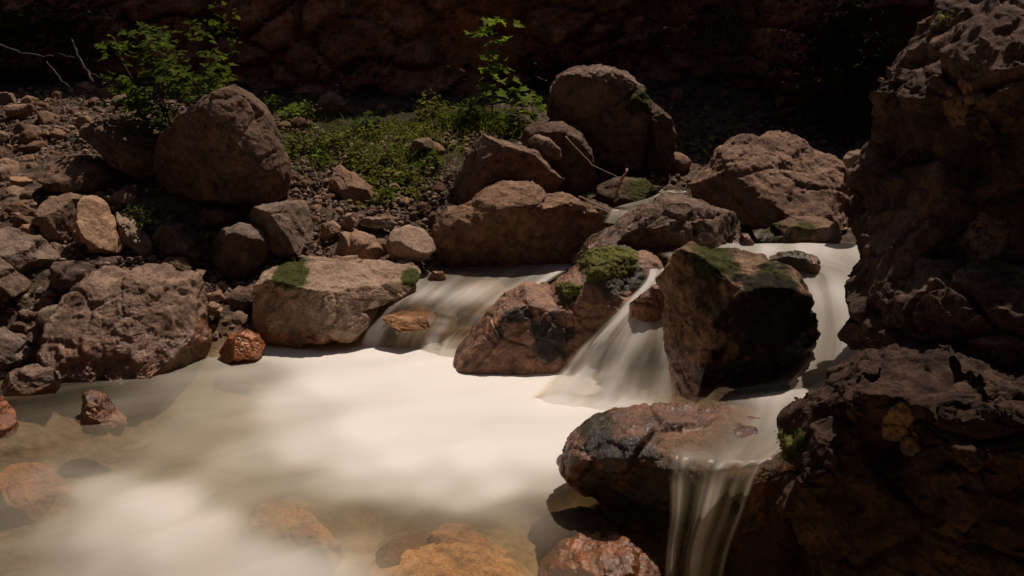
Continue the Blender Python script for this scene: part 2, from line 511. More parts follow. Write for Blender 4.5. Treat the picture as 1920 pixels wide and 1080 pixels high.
def moss_part(rock, spots, seed, thick=0.012, mat=None, part='moss', tint=None):
    """A moss cushion grown on a rock: the rock's own faces under the cushion, lifted and roughened."""
    o, V, F = ROCKS[rock]
    N = normals(V, F)
    pr = project(V)
    m = np.zeros(len(V))
    for (c, rad) in spots:
        d = np.linalg.norm((pr - np.array(c)) / np.array(rad), axis=1)
        d = d + 0.45 * fbm(V * 14, seed, 3)
        m = np.maximum(m, sstep(1.05, 0.55, d) * (N[:, 1] < 0.6))
    use = np.where(m > 0.02)[0]
    if len(use) < 8: return
    idx = -np.ones(len(V), int); idx[use] = np.arange(len(use))
    FF = [[int(idx[i]) for i in f] for f in F if all(idx[i] >= 0 for i in f)]
    lift = m * thick * (0.7 + 0.6 * fbm(V * 45, seed + 2, 3)) + m * 0.004 * vnoise(V * 160, seed) - 0.003 * (1 - m)
    W = (V + N * lift[:, None])[use] - np.array(o.location)
    par = list(range(len(use)))
    def find(a):
        while par[a] != a:
            par[a] = par[par[a]]; a = par[a]
        return a
    for f in FF:
        a = find(f[0]); par[find(f[1])] = a; par[find(f[2])] = a
    comp = {}
    for f in FF: comp.setdefault(find(f[0]), []).append(f)
    big = max(len(c) for c in comp.values())
    for fs in comp.values():
        if len(fs) < 0.12 * big: continue
        ids = sorted({i for f in fs for i in f}); mp = {v: k for k, v in enumerate(ids)}
        mm = mesh_from(part, W[ids], [[mp[i] for i in f] for f in fs], mat or M_MOSS)
        q = link(part, mm, parent=o)
        if tint: q.color = (*tint, 1)
    if part != 'moss': return
    # short moss fronds
    rng = np.random.RandomState(seed)
    VV, F3 = [], []
    cand = [i for i in use if m[i] > 0.35]
    if cand:
        for q in range(420):
            i = cand[rng.randint(len(cand))]
            p = V[i] + N[i] * lift[i] + rng.normal(size=3) * 0.006 - np.array(o.location)
            n = N[i] + rng.normal(size=3) * 0.5; n /= np.linalg.norm(n)
            tdir = np.cross(n, rng.normal(size=3)); tdir /= np.linalg.norm(tdir)
            L = rng.uniform(0.004, 0.010); wd = L * 0.22
            k = len(VV)
            VV += [p - tdir * wd, p + tdir * wd, p + n * L]
            F3.append([k, k + 1, k + 2])
        link('moss_frond', mesh_from('moss_frond', np.array(VV), F3, mat or M_MOSS, False), parent=o)['kind'] = 'stuff'

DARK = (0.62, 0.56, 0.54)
# ---- left bank
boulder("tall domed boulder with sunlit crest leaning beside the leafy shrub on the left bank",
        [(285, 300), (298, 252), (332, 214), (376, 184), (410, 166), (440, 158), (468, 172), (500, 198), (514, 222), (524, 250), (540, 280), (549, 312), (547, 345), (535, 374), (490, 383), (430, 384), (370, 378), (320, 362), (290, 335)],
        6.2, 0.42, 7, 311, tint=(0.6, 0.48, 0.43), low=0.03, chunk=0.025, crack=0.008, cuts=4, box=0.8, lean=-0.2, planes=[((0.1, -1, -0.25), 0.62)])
boulder("dark flat slab half hidden under the leafy shrub left of the domed boulder",
        [(150, 232), (200, 222), (260, 225), (310, 240), (330, 300), (320, 345), (260, 335), (215, 300), (175, 265)], 6.6, 0.4, 6, 12, tint=DARK, lean=0.4)
boulder("dark rounded boulder under the domed boulder, above the mossy slab",
        [(397, 472), (405, 440), (425, 422), (455, 417), (490, 430), (515, 455), (523, 490), (508, 522), (470, 535), (430, 527), (408, 507)],
        5.85, 0.24, 6, 13, tint=(0.72, 0.62, 0.56), low=0.03, chunk=0.03, crack=0.01, lean=-0.3, planes=[((0, -1, -0.2), 0.7)])
boulder("angular boulder with sunlit right shoulder propping up the domed boulder",
        [(463, 405), (480, 385), (520, 378), (560, 374), (578, 385), (583, 415), (589, 450), (586, 475), (560, 487), (530, 490), (508, 470), (482, 440)],
        5.95, 0.24, 6, 14, tint=(0.95, 0.8, 0.7), lean=-0.2, planes=[((0.75, -0.2, 0.6), 0.62), ((-0.3, -1, -0.1), 0.6)], chunk=0.02, crack=0.005)
boulder("small dark oval stone wedged under the domed boulder",
        [(370, 400), (385, 387), (420, 384), (445, 391), (451, 408), (440, 426), (405, 431), (378, 421)], 6.1, 0.12, 5, 15, tint=DARK, cat='stone', name='stone')
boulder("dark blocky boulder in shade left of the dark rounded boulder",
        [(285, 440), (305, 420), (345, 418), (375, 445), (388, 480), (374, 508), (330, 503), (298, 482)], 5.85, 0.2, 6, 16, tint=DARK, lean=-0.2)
boulder("small olive-brown rounded stone in the shade above the big conglomerate boulder",
        [(296, 497), (313, 482), (342, 481), (357, 495), (358, 512), (330, 518), (300, 513)], 5.6, 0.09, 5, 17, tint=(0.8, 0.7, 0.5), cat='stone', name='stone')
boulder("blocky pale rock joined to the left of the brightest pointed rock on the scree",
        [(62, 402), (88, 372), (130, 361), (168, 366), (172, 400), (155, 445), (110, 458), (82, 442)], 5.85, 0.22, 6, 18, M_PALE, tint=(0.62, 0.52, 0.45), planes=[((-0.2, -0.3, 0.9), 0.7)], chunk=0.03)
boulder("brightest pale pointed rock standing in the scree on the left bank",
        [(140, 400), (150, 372), (163, 366), (190, 370), (203, 392), (222, 418), (237, 462), (220, 478), (190, 480), (160, 462), (142, 440)], 5.65, 0.16, 6, 19, M_PALE,
        tint=(1.05, 0.88, 0.74), planes=[((0.62, -0.5, 0.55), 0.55)], cutlim=(0.85, 0.97), chunk=0.02, crack=0.006, lean=0.35)
boulder("low wedge of brown rock running down right of the bright pointed rock",
        [(208, 412), (235, 404), (255, 425), (289, 461), (286, 474), (250, 468), (222, 452)], 5.75, 0.14, 5, 20, M_PALE, tint=(0.7, 0.58, 0.5), lean=0.3)
boulder("grey-brown sloping boulder cut by the left edge above the water's corner",
        [(-80, 452), (0, 428), (50, 437), (78, 440), (100, 468), (113, 490), (80, 507), (40, 514), (-20, 512), (-70, 500)], 5.3, 0.25, 6, 21, tint=(0.85, 0.75, 0.7), lean=0.3)
boulder("dark smooth boulder at the left edge below the sloping grey-brown one",
        [(-70, 500), (-10, 474), (22, 495), (47, 535), (40, 553), (0, 562), (-60, 562)], 5.0, 0.22, 6, 22, tint=(0.8, 0.68, 0.6))
boulder("squat dark rock between the sloping left-edge boulder and the big conglomerate boulder",
        [(90, 512), (108, 490), (140, 489), (162, 505), (157, 532), (125, 547), (98, 541)], 5.2, 0.14, 5, 23, tint=(0.75, 0.65, 0.6))
boulder("biggest rough conglomerate boulder at the left shore with an orange wet foot",
        [(72, 640), (95, 590), (125, 545), (160, 518), (230, 500), (300, 494), (345, 508), (387, 514), (383, 545), (393, 590), (397, 640), (388, 675), (330, 700), (240, 716), (160, 724), (105, 715), (78, 685)],
        4.95, 0.42, 7, 24, tint=(1.0, 0.86, 0.78), lean=0.75, wetz=0.17, low=0.035, chunk=0.028, crack=0.01, fine=0.03, box=0.7, planes=[((0.0, -0.65, 0.75), 0.62)])
boulder("dark angular chunk leaning against the left of the conglomerate boulder",
        [(58, 612), (82, 575), (110, 568), (128, 600), (118, 642), (80, 650), (62, 640)], 4.85, 0.14, 5, 25, tint=(0.7, 0.6, 0.55))
boulder("rounded shore rock at lower left with a wet dark foot below the conglomerate boulder",
        [(0, 722), (18, 696), (60, 682), (98, 687), (114, 702), (113, 732), (90, 752), (30, 755), (4, 745)], 4.5, 0.13, 6, 26, tint=(0.8, 0.7, 0.65), wetz=0.05)
boulder("low dark rock above the rounded shore rock at the left edge",
        [(-30, 660), (0, 612), (25, 622), (50, 640), (60, 670), (40, 690), (0, 695), (-25, 690)], 4.75, 0.14, 5, 27, tint=(0.75, 0.65, 0.6))
boulder("small orange-brown wet rock standing alone in the pool at the left",
        [(152, 775), (154, 737), (170, 729), (198, 739), (214, 760), (240, 788), (232, 812), (180, 818), (154, 812)], 4.15, 0.1, 6, 28, M_ROCK, tint=(1.2, 0.85, 0.62), wetall=0.8, name='stone', cat='stone', chunk=0.05, fine=0.02, base=False)
boulder("wet red-brown rock cut by the left edge at the waterline",
        [(-60, 770), (-15, 742), (10, 752), (36, 795), (28, 815), (-40, 825)], 4.0, 0.12, 6, 29, M_ROCK, tint=(1.1, 0.72, 0.5), wetall=0.8, base=False)
boulder("glistening orange wet rock at the water's edge between the conglomerate boulder and the mossy slab",
        [(410, 658), (428, 630), (460, 616), (486, 627), (499, 648), (492, 668), (450, 682), (416, 682)], 4.95, 0.12, 6, 30, M_AMBER, tint=(1.25, 0.8, 0.55), wetall=0.95, name='stone', cat='stone', base=False)
boulder("thin flat tan stone beside the right shoulder of the conglomerate boulder",
        [(384, 578), (395, 565), (412, 570), (418, 583), (408, 592), (388, 592)], 5.15, 0.06, 5, 31, M_PALE, tint=(0.9, 0.75, 0.6), name='stone', cat='stone')
boulder("long flat-topped slab with a strip of moss on top beside the small waterfall",
        [(474, 560), (478, 520), (510, 498), (560, 486), (640, 480), (720, 486), (778, 492), (793, 512), (788, 534), (745, 552), (705, 590), (680, 630), (600, 648), (540, 655), (500, 645), (472, 610)],
        5.35, 0.36, 7, 32, M_PALE, tint=(0.98, 0.80, 0.64), wetz=0.06, planes=[((0.1, -0.12, 0.98), 0.5), ((0.2, -0.9, -0.05), 0.8)], cuts=4, low=0.03, chunk=0.035, crack=0.012, box=0.6, base=False, mossy=[(548, 510, 48, 0.95), (525, 520, 25, 0.9), (770, 518, 26, 0.95)])
boulder("dark brown rock in the gap left of the mossy flat slab",
        [(420, 560), (440, 540), (478, 533), (492, 560), (480, 590), (440, 588)], 5.4, 0.14, 5, 33, tint=(0.75, 0.6, 0.5))
boulder("smooth rounded pale stone between the slab and the long boulder",
        [(722, 457), (735, 431), (765, 421), (795, 429), (813, 450), (818, 468), (800, 488), (765, 494), (733, 488)], 5.8, 0.15, 6, 34, M_PALE, tint=(1.0, 0.82, 0.7), low=0.02, chunk=0.012, crack=0.003, fine=0.006, name='stone', cat='stone')
boulder("rough brown stone touching the left side of the smooth pale stone",
        [(627, 455), (640, 437), (670, 431), (700, 440), (722, 460), (725, 482), (680, 489), (640, 482)], 5.85, 0.14, 6, 35, M_PALE, tint=(0.75, 0.6, 0.52), name='stone', cat='stone')
boulder("angular pointed rock rising from the green plants on the bank",
        [(618, 340), (630, 308), (660, 320), (700, 350), (707, 376), (680, 388), (650, 384), (622, 368)], 6.6, 0.18, 6, 36, M_PALE, tint=(0.65, 0.55, 0.48), lean=0.3)
boulder("small upright angular stone left of the rough brown stone",
        [(600, 445), (604, 420), (625, 412), (640, 425), (636, 450), (615, 456)], 5.95, 0.07, 5, 37, M_PALE, tint=(0.85, 0.7, 0.6), name='stone', cat='stone')
boulder("small angular stone above the rough brown stone",
        [(640, 420), (648, 400), (665, 397), (674, 412), (670, 432), (648, 436)], 6.05, 0.07, 5, 38, M_PALE, tint=(0.75, 0.62, 0.55), name='stone', cat='stone')
boulder("long low stone lying above the rough brown stone beside the gravel",
        [(668, 415), (690, 405), (730, 408), (748, 420), (735, 430), (690, 428)], 6.0, 0.07, 5, 39, M_PALE, tint=(0.7, 0.58, 0.5), name='stone', cat='stone')
# ---- middle
boulder("long low boulder with a dark horizontal crack behind the upper pool",
        [(805, 440), (815, 412), (835, 388), (880, 374), (912, 350), (940, 338), (1000, 340), (1028, 360), (1070, 361), (1100, 380), (1140, 405), (1150, 425), (1110, 450), (1080, 475), (1060, 505), (980, 515), (880, 515), (825, 500)],
        6.1, 0.33, 7, 40, tint=(0.95, 0.76, 0.6), planes=[((0.0, -0.15, 0.95), 0.75), ((0.1, -0.9, -0.3), 0.62)], low=0.03, chunk=0.04, crack=0.02, cuts=3, base=False)
boulder("dark low rock at the right tip of the long boulder beside the narrow upper stream",
        [(1085, 400), (1110, 372), (1140, 385), (1170, 402), (1165, 418), (1130, 430), (1095, 425)], 6.2, 0.16, 5, 41, tint=(0.6, 0.5, 0.42))
boulder("brown flat-faced boulder with sunlit rim behind the long low boulder",
        [(845, 350), (865, 305), (893, 265), (905, 250), (950, 264), (1005, 280), (1030, 300), (1048, 325), (1051, 352), (1035, 375), (950, 392), (860, 388)], 6.55, 0.25, 6, 42,
        tint=(0.85, 0.65, 0.54), lean=-0.15, planes=[((0.0, -1, -0.1), 0.55)], chunk=0.03, crack=0.01)
boulder("dark rounded boulder right behind the flat-faced boulder with the sunlit rim",
        [(975, 260), (985, 238), (1010, 228), (1055, 227), (1090, 248), (1110, 280), (1118, 330), (1116, 372), (1060, 378), (1000, 350)], 6.95, 0.28, 6, 43, tint=(0.62, 0.5, 0.44), planes=[((0, -1, -0.1), 0.65)])
boulder("small stone lying on the shoulder between the flat-faced boulder and the dark rounded one",
        [(988, 265), (1005, 250), (1030, 258), (1052, 280), (1054, 298), (1030, 305), (1005, 290)], 6.62, 0.09, 5, 44, M_PALE, tint=(0.6, 0.5, 0.42), base=False, name='stone', cat='stone')
boulder("largest domed boulder with furrowed top in the background centre",
        [(1026, 200), (1030, 165), (1045, 140), (1080, 123), (1130, 121), (1175, 134), (1205, 158), (1222, 190), (1225, 240), (1218, 290), (1200, 320), (1150, 325), (1100, 310), (1060, 270), (1030, 240)],
        7.4, 0.42, 7, 45, tint=(0.85, 0.68, 0.58), low=0.05, chunk=0.05, crack=0.02, fine=0.02, lean=0.0, planes=[((0.1, -1, -0.1), 0.65)], mossy=[(1200, 190, 45, 0.9)])
boulder("dark slab leaning on the right side of the domed background boulder",
        [(1205, 180), (1225, 190), (1256, 215), (1268, 250), (1265, 300), (1240, 335), (1205, 330)], 7.35, 0.3, 6, 46, tint=(0.55, 0.44, 0.38))
boulder("big sunlit rough boulder behind the upper stream, right of centre",
        [(1288, 345), (1318, 312), (1340, 280), (1385, 250), (1450, 246), (1500, 255), (1530, 280), (1570, 292), (1600, 320), (1618, 370), (1608, 425), (1520, 445), (1440, 445), (1385, 435), (1345, 400), (1295, 368)],
        6.35, 0.45, 7, 47, tint=(1.0, 0.78, 0.66), lean=0.8, low=0.05, chunk=0.035, crack=0.012, fine=0.022, planes=[((0.0, -0.6, 0.8), 0.62)])
boulder("dark brown humped boulder between the centre and the upper stream",
        [(1072, 485), (1085, 462), (1112, 438), (1150, 415), (1200, 384), (1240, 366), (1290, 364), (1340, 379), (1372, 400), (1388, 430), (1392, 470), (1330, 482), (1250, 495), (1180, 515), (1100, 520), (1075, 505)],
        5.5, 0.33, 7, 48, tint=(0.78, 0.62, 0.52), low=0.05, chunk=0.04, crack=0.02, base=False, wetz=0.5, planes=[((0, -1, -0.15), 0.65)])
boulder("low mossy boulder lying at the far side of the upper stream",
        [(1413, 452), (1440, 421), (1480, 408), (1520, 405), (1555, 410), (1576, 430), (1580, 455), (1540, 470), (1440, 470)], 5.6, 0.2, 6, 49, tint=(0.95, 0.76, 0.6), mossy=[(1440, 440, 40, 0.9), (1510, 430, 30, 0.6)], base=False, wetz=0.5, planes=[((0, -1, 0), 0.7)])
boulder("small red-brown rock between the humped boulder and the low mossy boulder",
        [(1385, 450), (1390, 436), (1402, 438), (1415, 455), (1405, 465), (1388, 465)], 5.45, 0.07, 5, 50, tint=(1.0, 0.65, 0.5), wetall=0.7, name='stone', cat='stone', base=False)
boulder("dark mossy stone breaking the surface of the upper stream behind the big round boulder",
        [(1440, 484), (1460, 471), (1500, 470), (1535, 480), (1540, 505), (1515, 530), (1480, 530), (1452, 510)], 5.0, 0.12, 6, 51, tint=(0.5, 0.5, 0.35), wetall=0.8, mossy=[(1490, 485, 45, 0.9)], name='stone', cat='stone', base=False)
C1 = [(846, 690), (850, 662), (872, 628), (910, 585), (945, 550), (985, 527), (1030, 532), (1070, 548), (1110, 580), (1140, 620), (1110, 665), (1060, 695), (1000, 715), (920, 718), (865, 712)]
C2 = [(1000, 560), (1035, 525), (1075, 500), (1098, 474), (1140, 461), (1192, 461), (1235, 480), (1246, 502), (1238, 530), (1205, 560), (1175, 600), (1140, 660), (1090, 690), (1040, 680), (1005, 620)]
boulder("central wet red-brown boulder with black stains and a bright moss cushion on its crown",
        C1, 4.9, 0.3, 7, 52, tint=(1.5, 1.1, 0.85), wetall=0.5, low=0.035, chunk=0.03, crack=0.012, cuts=3, base=False,
        planes=[((-0.1, -0.9, 0.35), 0.7)], lean=0.35, mossy=[(1065, 550, 26, 0.95), (1145, 500, 72, 0.85)], stains=[(1040, 635, 34, 42), (972, 592, 36, 22), (1010, 610, 25, 20), (935, 625, 9, 12), (1180, 520, 34, 34)],
        lobes=[(C2, 5.05, 0.32, 53, dict(low=0.04, chunk=0.03, crack=0.012, cuts=3, lean=0.35, planes=[((-0.1, -0.9, 0.35), 0.75)]))])
boulder("big rounded boulder with mossy crown perched above the ledge, right of centre",
        [(1241, 600), (1243, 530), (1250, 482), (1300, 466), (1360, 462), (1420, 474), (1480, 500), (1510, 525), (1530, 580), (1536, 630), (1518, 672), (1482, 715), (1400, 728), (1330, 738), (1265, 748), (1255, 700), (1246, 650)],
        3.98, 0.34, 7, 54, tint=(1.1, 0.92, 0.7), low=0.035, chunk=0.035, crack=0.015, cuts=4, planes=[((0.25, -1, -0.2), 0.6), ((0.0, -0.1, 1.0), 0.85)], fine=0.016,
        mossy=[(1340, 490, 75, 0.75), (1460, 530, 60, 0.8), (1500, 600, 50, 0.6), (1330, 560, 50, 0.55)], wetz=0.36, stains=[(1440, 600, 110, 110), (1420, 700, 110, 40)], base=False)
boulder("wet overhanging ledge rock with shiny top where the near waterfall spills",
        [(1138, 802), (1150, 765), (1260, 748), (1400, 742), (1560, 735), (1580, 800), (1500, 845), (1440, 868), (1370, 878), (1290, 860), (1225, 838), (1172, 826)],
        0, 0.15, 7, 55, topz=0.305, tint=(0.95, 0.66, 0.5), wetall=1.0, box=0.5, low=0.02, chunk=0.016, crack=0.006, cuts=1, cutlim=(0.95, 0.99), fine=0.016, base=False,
        mossy=[(1120, 800, 50, 0.85), (1465, 850, 30, 0.95)], stains=[(1130, 905, 50, 50), (1260, 935, 170, 75), (1180, 850, 60, 40), (1130, 830, 40, 30)],  # these dark patches paint shade onto the ledge's lower front
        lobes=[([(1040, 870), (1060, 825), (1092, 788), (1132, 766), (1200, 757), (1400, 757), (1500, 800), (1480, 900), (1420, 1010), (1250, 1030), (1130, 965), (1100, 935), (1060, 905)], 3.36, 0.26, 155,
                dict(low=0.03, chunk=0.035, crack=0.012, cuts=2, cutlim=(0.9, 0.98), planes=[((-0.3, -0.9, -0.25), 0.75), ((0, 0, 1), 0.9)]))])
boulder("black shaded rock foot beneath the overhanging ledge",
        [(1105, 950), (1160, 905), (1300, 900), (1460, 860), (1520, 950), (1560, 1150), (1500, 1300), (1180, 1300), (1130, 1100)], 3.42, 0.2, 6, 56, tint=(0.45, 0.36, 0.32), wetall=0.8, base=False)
boulder("red-brown wet rock parting the mid cascade beside the big rounded boulder",
        [(1135, 650), (1155, 605), (1188, 562), (1225, 534), (1262, 530), (1280, 580), (1275, 625), (1235, 645), (1180, 655)], 4.63, 0.12, 6, 57, tint=(1.2, 0.82, 0.62), wetall=0.9, base=False)
# ---- right foreground crags
boulder("dark craggy rock wall towering along the right edge",
        [(1562, 575), (1572, 530), (1604, 480), (1600, 400), (1602, 300), (1640, 265), (1638, 160), (1690, 90), (1755, 15), (1850, -60), (2100, -200), (2500, -150), (2700, 500), (2500, 820), (1750, 760), (1640, 690), (1605, 625), (1566, 595)],
        3.7, 0.75, 8, 58, M_CRAG, tint=(0.95, 0.76, 0.68), low=0.05, chunk=0.05, crack=0.025, fine=0.022, cuts=9, cutlim=(0.75, 0.93), aniso=(1.3, 1.3, 1.7),
        lobes=[([(1596, 600), (1612, 680), (1640, 760), (1800, 820), (2300, 820), (2600, 550), (2000, 430), (1700, 480), (1610, 540)], 3.3, 0.55, 158, dict(low=0.04, chunk=0.05, crack=0.03, fine=0.022, cuts=4, cutlim=(0.8, 0.95), aniso=(1.2, 1.2, 2.2)))], name='rock_outcrop', cat='rock outcrop', base=False, lean=0.1)
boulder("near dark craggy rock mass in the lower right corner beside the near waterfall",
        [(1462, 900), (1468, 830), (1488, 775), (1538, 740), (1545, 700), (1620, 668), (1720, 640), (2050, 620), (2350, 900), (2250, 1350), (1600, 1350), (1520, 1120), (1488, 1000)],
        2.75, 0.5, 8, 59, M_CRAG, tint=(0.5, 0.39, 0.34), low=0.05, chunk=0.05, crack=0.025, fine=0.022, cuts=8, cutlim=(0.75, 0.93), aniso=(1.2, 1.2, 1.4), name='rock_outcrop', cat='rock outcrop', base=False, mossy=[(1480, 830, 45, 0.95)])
# ---- background rocks
boulder("small sunlit stone caught between the sunlit boulder and the right rock wall",
        [(1578, 300), (1590, 284), (1612, 280), (1632, 285), (1640, 305), (1615, 320), (1590, 318)], 5.6, 0.1, 5, 63, M_PALE, tint=(0.7, 0.55, 0.42), name='stone', cat='stone', base=False)
boulder("dark mossy rock with a pale stick behind the narrow upper stream",
        [(1110, 375), (1120, 345), (1160, 330), (1210, 335), (1245, 355), (1250, 372), (1200, 385), (1140, 390)], 6.7, 0.2, 6, 64, tint=(0.5, 0.4, 0.3), mossy=[(1200, 360, 40, 0.8)])
boulder("brown rock outcrop above the plants, right of the domed boulder's shrub",
        [(590, 205), (600, 180), (625, 170), (655, 190), (668, 215), (650, 232), (610, 230)], 8.2, 0.22, 6, 65, tint=(0.75, 0.6, 0.52))
boulder("tan block on the slope at the upper left edge",
        [(8, 212), (12, 196), (60, 194), (72, 208), (68, 222), (15, 224)], 7.9, 0.15, 5, 66, M_PALE, tint=(0.8, 0.62, 0.5), name='stone', cat='stone', box=0.5)
boulder("flat slab stone nestled in the plants left of the flat-faced boulder",
        [(765, 280), (775, 262), (805, 257), (815, 268), (812, 285), (785, 290)], 7.1, 0.12, 5, 67, M_PALE, tint=(0.55, 0.45, 0.38), name='stone', cat='stone')
boulder("long dark low mound of rock on the slope left of the domed boulder",
        [(70, 330), (100, 300), (150, 290), (210, 300), (245, 340), (235, 362), (150, 368), (90, 360)], 6.5, 0.3, 6, 68, tint=(0.7, 0.58, 0.5), lean=0.4)
# ---- submerged and half submerged stones in the cascades and pool
def wetrock(label, pts, Y, depth, seed, tint=(1, 1, 1), level=6, **kw):
    kw.setdefault('cat', 'stone'); kw.setdefault('name', 'stone')
    return boulder(label, pts, Y, depth, level, seed, M_AMBER, tint=tint, wetall=0.35 if 'topz' in kw else 0.8, base=False, **kw)
wetrock("orange-brown stone dividing the small waterfall just below its lip", [(708, 596), (730, 572), (770, 562), (810, 572), (822, 590), (790, 603), (730, 605)], 5.3, 0.04, 70, (1.15, 0.75, 0.5), topz=0.172, chunk=0.02)
wetrock("yellowish stone seen through the right part of the small waterfall", [(815, 635), (830, 608), (870, 595), (910, 600), (925, 630), (880, 650), (830, 648)], 5.22, 0.06, 71, (1.1, 1.0, 0.8), topz=0.045)
wetrock("amber stone under thin water at the lip right of the small waterfall", [(862, 530), (880, 510), (930, 505), (965, 520), (960, 545), (900, 550)], 5.62, 0.12, 72, (1.0, 0.8, 0.55), topz=0.235)
wetrock("small dark wet stone at the top left of the small waterfall's lip", [(800, 522), (812, 508), (830, 508), (838, 522), (825, 532)], 5.62, 0.05, 73, (0.7, 0.5, 0.4), 5)
wetrock("flat amber stone awash in the upper pool beside the slab", [(852, 512), (870, 503), (905, 503), (925, 512), (900, 520), (865, 520)], 5.8, 0.07, 74, (0.9, 0.7, 0.5), 5, topz=0.252)
wetrock("pale yellow stone shining through the lower mid cascade", [(1150, 700), (1165, 655), (1200, 640), (1250, 650), (1270, 700), (1230, 740), (1170, 735)], 4.5, 0.1, 75, (1.2, 1.1, 0.8), topz=0.06)
wetrock("dark brown stone with green rim just breaking the near water", [(700, 1030), (712, 985), (745, 965), (790, 970), (815, 1000), (805, 1050), (760, 1075), (715, 1060)], 3.05, 0.13, 76, (0.5, 0.36, 0.24), mossy=[(718, 1000, 22, 0.9)], topz=0.012)
wetrock("broad amber stone beneath clear water at the bottom centre", [(655, 1080), (690, 1030), (780, 1005), (870, 985), (950, 1005), (1010, 1070), (1000, 1180), (690, 1180)], 2.85, 0.12, 77, (1.3, 1.15, 0.9), topz=-0.028, box=0.5, chunk=0.02, low=0.03, cuts=1, cutlim=(0.9, 0.98))
wetrock("ochre stone ridge under the water right of the dark green-rimmed stone", [(790, 990), (820, 960), (870, 965), (930, 1000), (960, 1040), (900, 1050), (830, 1030)], 3.05, 0.12, 78, (1.2, 0.9, 0.6), topz=-0.02, box=0.55, chunk=0.03, cuts=1, cutlim=(0.9, 0.98))
wetrock("brown sunken stone showing through the white water left of bottom centre", [(440, 975), (470, 935), (530, 920), (590, 940), (640, 990), (620, 1020), (540, 1010), (480, 1005)], 3.3, 0.14, 79, (1.1, 0.9, 0.7), topz=-0.024, box=0.55, chunk=0.03, cuts=1, cutlim=(0.9, 0.98))
wetrock("shallow tan stone at the pool's outlet left of the overhanging ledge", [(960, 960), (1000, 938), (1080, 930), (1160, 940), (1200, 970), (1130, 990), (1020, 990)], 3.3, 0.2, 80, (0.6, 0.38, 0.26), topz=-0.02)
wetrock("glossy red-brown rock with fine hairy growth at the bottom beside the near waterfall", [(1000, 1085), (1030, 1035), (1070, 1008), (1130, 1000), (1190, 1015), (1240, 1060), (1250, 1180), (1010, 1180)], 2.95, 0.2, 81, (0.75, 0.48, 0.36), chunk=0.05, fine=0.02)
wetrock("dim red-brown stone sunk in the shallows at the left edge", [(-40, 880), (0, 855), (70, 845), (130, 852), (150, 875), (80, 900), (0, 905)], 3.75, 0.2, 82, (0.9, 0.5, 0.3), topz=-0.03)
wetrock("thin brown stone just under the surface in front of the orange wet rock", [(398, 690), (420, 680), (460, 682), (470, 690), (440, 697), (405, 697)], 4.72, 0.1, 84, (0.9, 0.6, 0.4), 5, topz=-0.01)

moss_part("central wet red-brown boulder with black stains and a bright moss cushion on its crown",
          [((1140, 495), (62, 38)), ((1065, 540), (22, 16))], 5, 0.02)
moss_part("near dark craggy rock mass in the lower right corner beside the near waterfall", [((1680, 795), (34, 40)), ((1705, 835), (24, 26))], 21, 0.012, M_PALE, 'pale_patch', (0.75, 0.6, 0.47))
moss_part("dark craggy rock wall towering along the right edge", [((1850, 440), (44, 52)), ((1800, 195), (30, 45))], 22, 0.014, M_PALE, 'pale_patch', (0.6, 0.47, 0.36))
moss_part("near dark craggy rock mass in the lower right corner beside the near waterfall", [((1470, 835), (22, 28))], 9, 0.012)

# ------------------------------------------------------------------ ground
G = list(BASES)
def gp(px, py, Y): G.append(at(px, py, Y))
for p in [(0, 755, 4.35), (60, 745, 4.45), (120, 728, 4.6), (400, 700, 4.8), (430, 668, 5.0), (20, 600, 4.95), (0, 560, 5.1), (-150, 600, 5.0), (0, 480, 5.5), (0, 400, 6.0), (0, 300, 7.0), (0, 200, 8.2), (0, 130, 9.5),
          (-400, 400, 6), (-400, 250, 7.5), (250, 480, 5.6), (250, 400, 6.1), (250, 300, 6.9), (250, 200, 8), (250, 140, 9.5), (410, 600, 5.25), (420, 560, 5.4), (600, 470, 5.75), (600, 410, 6.2), (600, 300, 7.2), (600, 220, 8.2), (600, 165, 9.4),
          (800, 400, 6.4), (800, 300, 7.1), (800, 200, 8.4), (800, 160, 9.4), (1000, 250, 7.8), (1000, 170, 9.2), (1200, 330, 7.2), (1300, 330, 7.4), (1300, 240, 8.5), (1400, 200, 9), (1500, 150, 9.9), (1600, 250, 8.5), (1600, 330, 7),
          (1700, 330, 7), (2100, 300, 7), (2400, 200, 9)]:
    gp(*p)
def gz(px, py, z): G.append(onz(px, py, z))
for px, py in [(100, 800), (60, 900), (60, 1060), (300, 760), (300, 900), (300, 1060), (550, 720), (550, 900), (550, 1060), (800, 720), (800, 900), (800, 1060), (950, 740), (950, 900), (-300, 900), (-300, 1060), (-200, 1200), (500, 1300), (900, 1300)]:
    gz(px, py, -0.2)
gz(680, 1000, -0.09)
gz(800, 1040, -0.09)
gz(900, 1020, -0.09)
gz(550, 960, -0.09)
gz(980, 1010, -0.09)
for px, py in [(820, 520), (930, 515), (1030, 505)]: gz(px, py, 0.14)
for px, py in [(730, 600), (850, 610)]: gz(px, py, 0.02)
for px, py in [(1200, 640), (1220, 600)]: gz(px, py, 0.15)
for px, py in [(1350, 500), (1450, 500), (1560, 490), (1350, 475)]: gz(px, py, 0.38)
for px, py in [(1570, 600), (1550, 680)]: gz(px, py, 0.25)
for px, py in [(1200, 405), (1250, 380)]: gz(px, py, 0.52)
